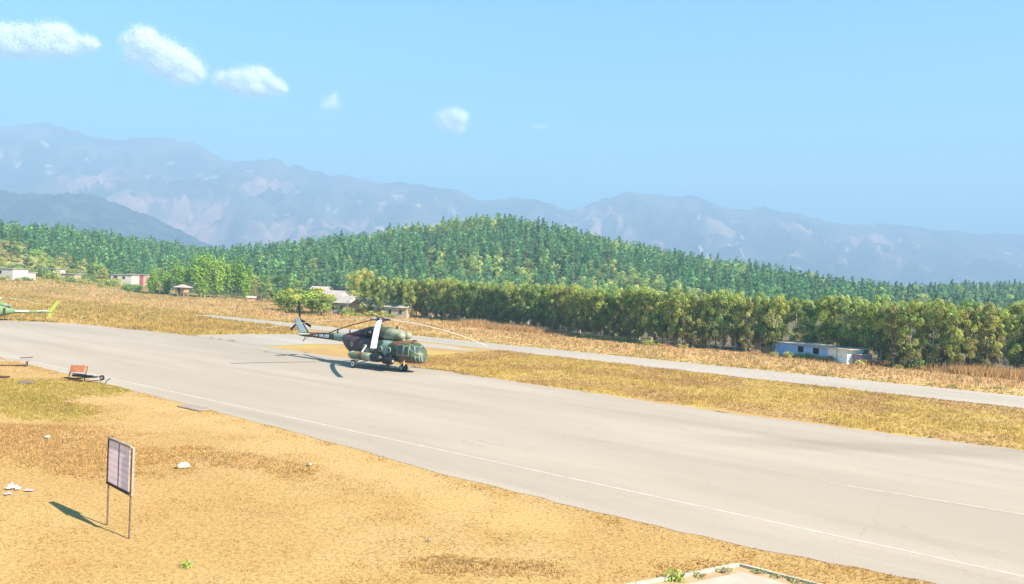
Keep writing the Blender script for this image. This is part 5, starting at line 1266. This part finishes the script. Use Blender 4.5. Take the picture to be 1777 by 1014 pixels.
# ------------------------------------------------------------------ grasses
def tufts(name, P, Z, h, wd, cols, nb, rng, label, lean=.45):
    """P (n,2) tuft feet; nb blades each, every blade one triangle"""
    n = len(P); Pb = np.repeat(P, nb, 0); Zb = np.repeat(Z, nb); hb_ = np.repeat(h, nb) * rng.uniform(.55, 1.15, n * nb); wb = np.repeat(wd, nb) * rng.uniform(.7, 1.3, n * nb)
    sp = np.repeat(h, nb) * .35
    bx = Pb[:, 0] + rng.normal(0, 1, n * nb) * sp; by = Pb[:, 1] + rng.normal(0, 1, n * nb) * sp
    a = rng.uniform(0, 2 * np.pi, n * nb); l = rng.normal(0, lean, n * nb) * hb_; la = rng.uniform(0, 2 * np.pi, n * nb)
    dx, dy = np.cos(a) * wb * .5, np.sin(a) * wb * .5
    V = np.stack([np.stack([bx - dx, by - dy, Zb - .02], 1), np.stack([bx + dx, by + dy, Zb - .02], 1), np.stack([bx + np.cos(la) * l, by + np.sin(la) * l, Zb + hb_], 1)], 1).reshape(-1, 3)
    K = np.repeat(cols, nb, 0) * (1 + rng.normal(0, .16, (n * nb, 1))); K = np.clip(np.repeat(K, 3, 0), .01, .8)
    o = link_mesh(name, np_mesh(name, V, np.arange(n * nb * 3).reshape(-1, 3), M['grass'], K)); tag(o, label, kind='stuff'); return o
rg = np.random.default_rng(33)
def in_view(x, y, mrg=40):
    X_, Y_ = proj_y(x, y, 0.0); return (X_ > -mrg) & (X_ < 1777 + mrg) & (Y_ < 1014 + mrg)
def surf_z(x, y): return ground_z(x, y) + (N1.fbm(x * .45, y * .45) - .45) * .07 + (N2.fbm(x * 1.4, y * 1.4, 2) - .5) * .03
# near field
n = 520000; x = rg.uniform(-52, 16, n); y = 20 + 60 * rg.random(n) ** 1.3; v = uv(x, y)[1]
ok = (v < 28.4) & ~paved(x, y) & in_view(x, y) & ~inside([(p_.x, p_.y) for p_ in (k0, kl, kr)], x, y)
x, y = x[ok], y[ok]
wz = np.zeros(len(x))
for p_, rx, ry, ro in WEEDY: wz = np.maximum(wz, blob(x, y, p_, rx, ry, ro))
gzz = np.zeros(len(x))
for p_, rx, ry, ro in GREENY: gzz = np.maximum(gzz, blob(x, y, p_, rx, ry, ro))
dens = np.clip((.42 + .45 * wz + .5 * gzz + .15 * sstep(.48, .62, N2.fbm(x * .5, y * .5))) * (1 - .6 * near_path(x, y)) + .5 * sstep(.5, .65, N2.fbm(x * .5, y * .5)), 0, 1)
k_ = rg.random(len(x)) < dens; x, y, wz, gzz = x[k_], y[k_], wz[k_], gzz[k_]
h = .022 + .06 * wz + .06 * gzz + .025 * rg.random(len(x)); c = ground_col(x, y) * rg.uniform(.85, 1.8, (len(x), 1))
dk = rg.random(len(x)) < (.006 + .09 * wz); c[dk] = C_BROWN * rg.uniform(.65, 1.15, (dk.sum(), 1)); gk = rg.random(len(x)) < .4 * gzz; c[gk] = np.array((0.31, 0.27, 0.055)) * rg.uniform(.7, 1.2, (gk.sum(), 1))
tufts('dry_grass', np.stack([x, y], 1), surf_z(x, y), h, .016 + .0006 * y, c, 3, rg, 'short dry golden grass in front of the apron', .7)
print('near tufts', len(x))
# strip between apron and runway
n = 60000; u = rg.uniform(-60, 60, n); v = rg.uniform(54.5, 79, n); x, y = xy(u, v); ok = ~paved(x, y) & in_view(x, y); x, y = x[ok], y[ok]
h = .09 + .16 * sstep(.45, .65, N1.fbm(x * .3, y * .3)) * rg.random(len(x)) + .05 * rg.random(len(x)); c = ground_col(x, y) * rg.uniform(1.0, 1.5, (len(x), 1)); dk = rg.random(len(x)) < .06; c[dk] *= .6
tufts('strip_grass', np.stack([x, y], 1), surf_z(x, y), h, .03 + .0003 * y, c, 4, rg, 'golden grass on the strip between apron and runway', .5)
# beyond the runway and the left field
n = 110000; u = rg.uniform(-330, 20, n); v = 86 + 120 * rg.random(n) ** 1.5; x, y = xy(u, v); lim = np.interp(u, ru, rv, left=400) + 1
ok = ~paved(x, y) & in_view(x, y) & (v < lim); x, y, v = x[ok], y[ok], v[ok]
h = .16 + .25 * rg.random(len(x)) * sstep(88, 100, v) + .3 * (N1.fbm(x * .15, y * .15) > .55) * rg.random(len(x)); c = ground_col(x, y) * rg.uniform(.85, 1.5, (len(x), 1)); gk = rg.random(len(x)) < .12; c[gk] = C_GREEN * rg.uniform(.7, 1.4, (gk.sum(), 1))
tufts('scrub_grass', np.stack([x, y], 1), surf_z(x, y), h, .05 + .0006 * y, c, 4, rg, 'reddish brown scrub grass beyond the runway', .4)
n = 60000; px_ = rg.uniform(-40, 520, n); yy = 95 + 230 * rg.random(n); x = (px_ - 888) / F_PX * yy; y = yy
ok = ~paved(x, y) & (uv(x, y)[1] < 86) & ~inside(runway_poly, x, y); x, y = x[ok], y[ok]
h = .12 + .3 * rg.random(len(x)) + .3 * (N1.fbm(x * .12, y * .12) > .58) * rg.random(len(x)); c = ground_col(x, y) * rg.uniform(.9, 1.45, (len(x), 1)); gk = rg.random(len(x)) < .15 + .35 * (N2.fbm(x * .05, y * .05) > .52); c[gk] = C_OLIVE * rg.uniform(.6, 1.1, (gk.sum(), 1))
tufts('field_grass', np.stack([x, y], 1), surf_z(x, y), h, .05 + .0006 * y, c, 4, rg, 'tall dry grass of the field left of the runway', .4)
# orange reed beds by the tree row
for (pxc, pyc, wx_, l) in ((890, 574, 9, 'tall orange reeds in front of the tree row at centre'), (1745, 655, 7, 'tall orange reeds before the trees at the right edge'), (830, 566, 4, 'sparse orange reeds left of the taller reed bed')):
    q = at(pxc, pyc); n = 1600; uu, v0 = uv(q.x, q.y); u = uu + rg.normal(0, wx_ * .5, n); v = np.minimum(v0 + rg.normal(0, 1.2, n), np.interp(u, ru, rv) + .5); x, y = xy(u, v)
    h = rg.uniform(.6, 1.35, n); c = np.array((0.50, 0.31, 0.14)) * rg.uniform(.6, 1.3, (n, 1))
    tufts('reeds', np.stack([x, y], 1), surf_z(x, y), h, np.full(n, .09), c, 4, rg, l, .18)

# ------------------------------------------------------------------ clouds
def cloud(name, puffs, Y, seed, label, n=50000, core=True):
    """puffs: (px, py, radius in photo pixels, flatness). A cloud of small white wisps around a soft body."""
    rng = np.random.default_rng(seed); sc = Y / F_PX; C = []; Nn = []; Sz = []
    area = sum(r * r for _, _, r, _ in puffs)
    for (px, py, r, fl) in puffs:
        r = r * 1.08; c = np.array(at_depth(px, py, Y)); k = max(60, int(n * r * r / area))
        d = rng.normal(size=(k, 3)); d /= np.linalg.norm(d, axis=1, keepdims=True)
        q = rng.random((k, 1)) ** .3 * (1 + .15 * rng.normal(size=(k, 1)))
        wsp = rng.random((k, 1)) < .09; q = np.where(wsp, rng.uniform(.95, 1.45, (k, 1)), q)
        off = d * q * r * sc * np.array((1, .8, fl)); 
        C.append(c + off); Nn.append(d); Sz.append(np.full(k, r * sc * .105) * rng.uniform(.5, 1.2, k) * (1.15 - .6 * q[:, 0].clip(0, 1)))
    o0 = np.array(at_depth(puffs[0][0], puffs[0][1], Y))
    C = np.concatenate(C); Nn = np.concatenate(Nn); Sz = np.concatenate(Sz)
    V, Fq = leaf_quads(C - o0, Sz, rng, Nn, .88, .9)
    if core:
        for (px, py, r, fl) in puffs:
            c = np.array(at_depth(px, py, Y)) - o0; th, ph = np.meshgrid(np.linspace(0, 2 * np.pi, 19)[:-1], np.linspace(.02, np.pi - .02, 12))
            d = np.stack([np.cos(th) * np.sin(ph), np.sin(th) * np.sin(ph), np.cos(ph)], -1); k = .52 * r * sc * (1 + .2 * (N1.fbm(d[..., 0] * 2 + px, d[..., 2] * 2 + d[..., 1]) - .5))
            P = (c + d * k[..., None] * np.array((1, .8, fl))).reshape(-1, 3); ii = np.arange(18); rows = []
            for j in range(11): rows.append(np.stack([j * 18 + ii, (j + 1) * 18 + ii, (j + 1) * 18 + (ii + 1) % 18, j * 18 + (ii + 1) % 18], 1))
            Fq = np.concatenate([Fq, np.concatenate(rows) + len(V)]); V = np.concatenate([V, P])
    o = link_mesh(name, np_mesh(name, V, Fq, M['cloud']), None, o0); tag(o, label, 'cloud', 'small white clouds in a line'); return o
cloud('cloud', [(-40, 72, 34, .8), (10, 72, 36, .8), (0, 58, 22, .8), (45, 66, 30, .8), (85, 66, 32, .8), (105, 58, 24, .8), (70, 84, 32, .6), (125, 76, 24, .8), (150, 76, 22, .75), (165, 78, 12, .7), (30, 88, 30, .5), (110, 88, 26, .5)], 8200, 1, 'largest white cloud, at the left edge of the sky')
cloud('cloud', [(240, 62, 20, 1), (258, 58, 14, .9), (222, 72, 18, .9), (252, 82, 32, .9), (280, 96, 32, .85), (305, 108, 32, .8), (330, 122, 26, .8), (344, 132, 16, .8), (285, 118, 30, .6), (320, 138, 24, .5), (232, 98, 22, .8)], 8300, 2, 'white cloud sloping down to the right, second from the left')
cloud('cloud', [(385, 138, 18, .8), (410, 140, 24, .8), (435, 140, 26, .8), (455, 136, 20, .9), (450, 126, 12, .9), (475, 150, 20, .8), (490, 156, 12, .8), (440, 156, 24, .5), (410, 152, 20, .5)], 8400, 3, 'long white cloud third from the left')
cloud('cloud', [(572, 180, 17, .9), (580, 168, 12, .9), (563, 184, 10, .8), (586, 184, 10, .9)], 8800, 4, 'small thin cloud alone right of the three larger clouds', 2600, False)
cloud('cloud', [(768, 206, 17, .9), (786, 204, 20, .9), (798, 208, 18, 1), (776, 218, 16, .8), (797, 224, 13, .9), (804, 198, 9, .9)], 8800, 5, 'small square white cloud above the middle of the range', 16000, False)
cloud('cloud', [(927, 220, 9, .6), (938, 220, 10, .6), (947, 221, 7, .6)], 8800, 6, 'tiny faint cloud farthest to the right', 900, False)
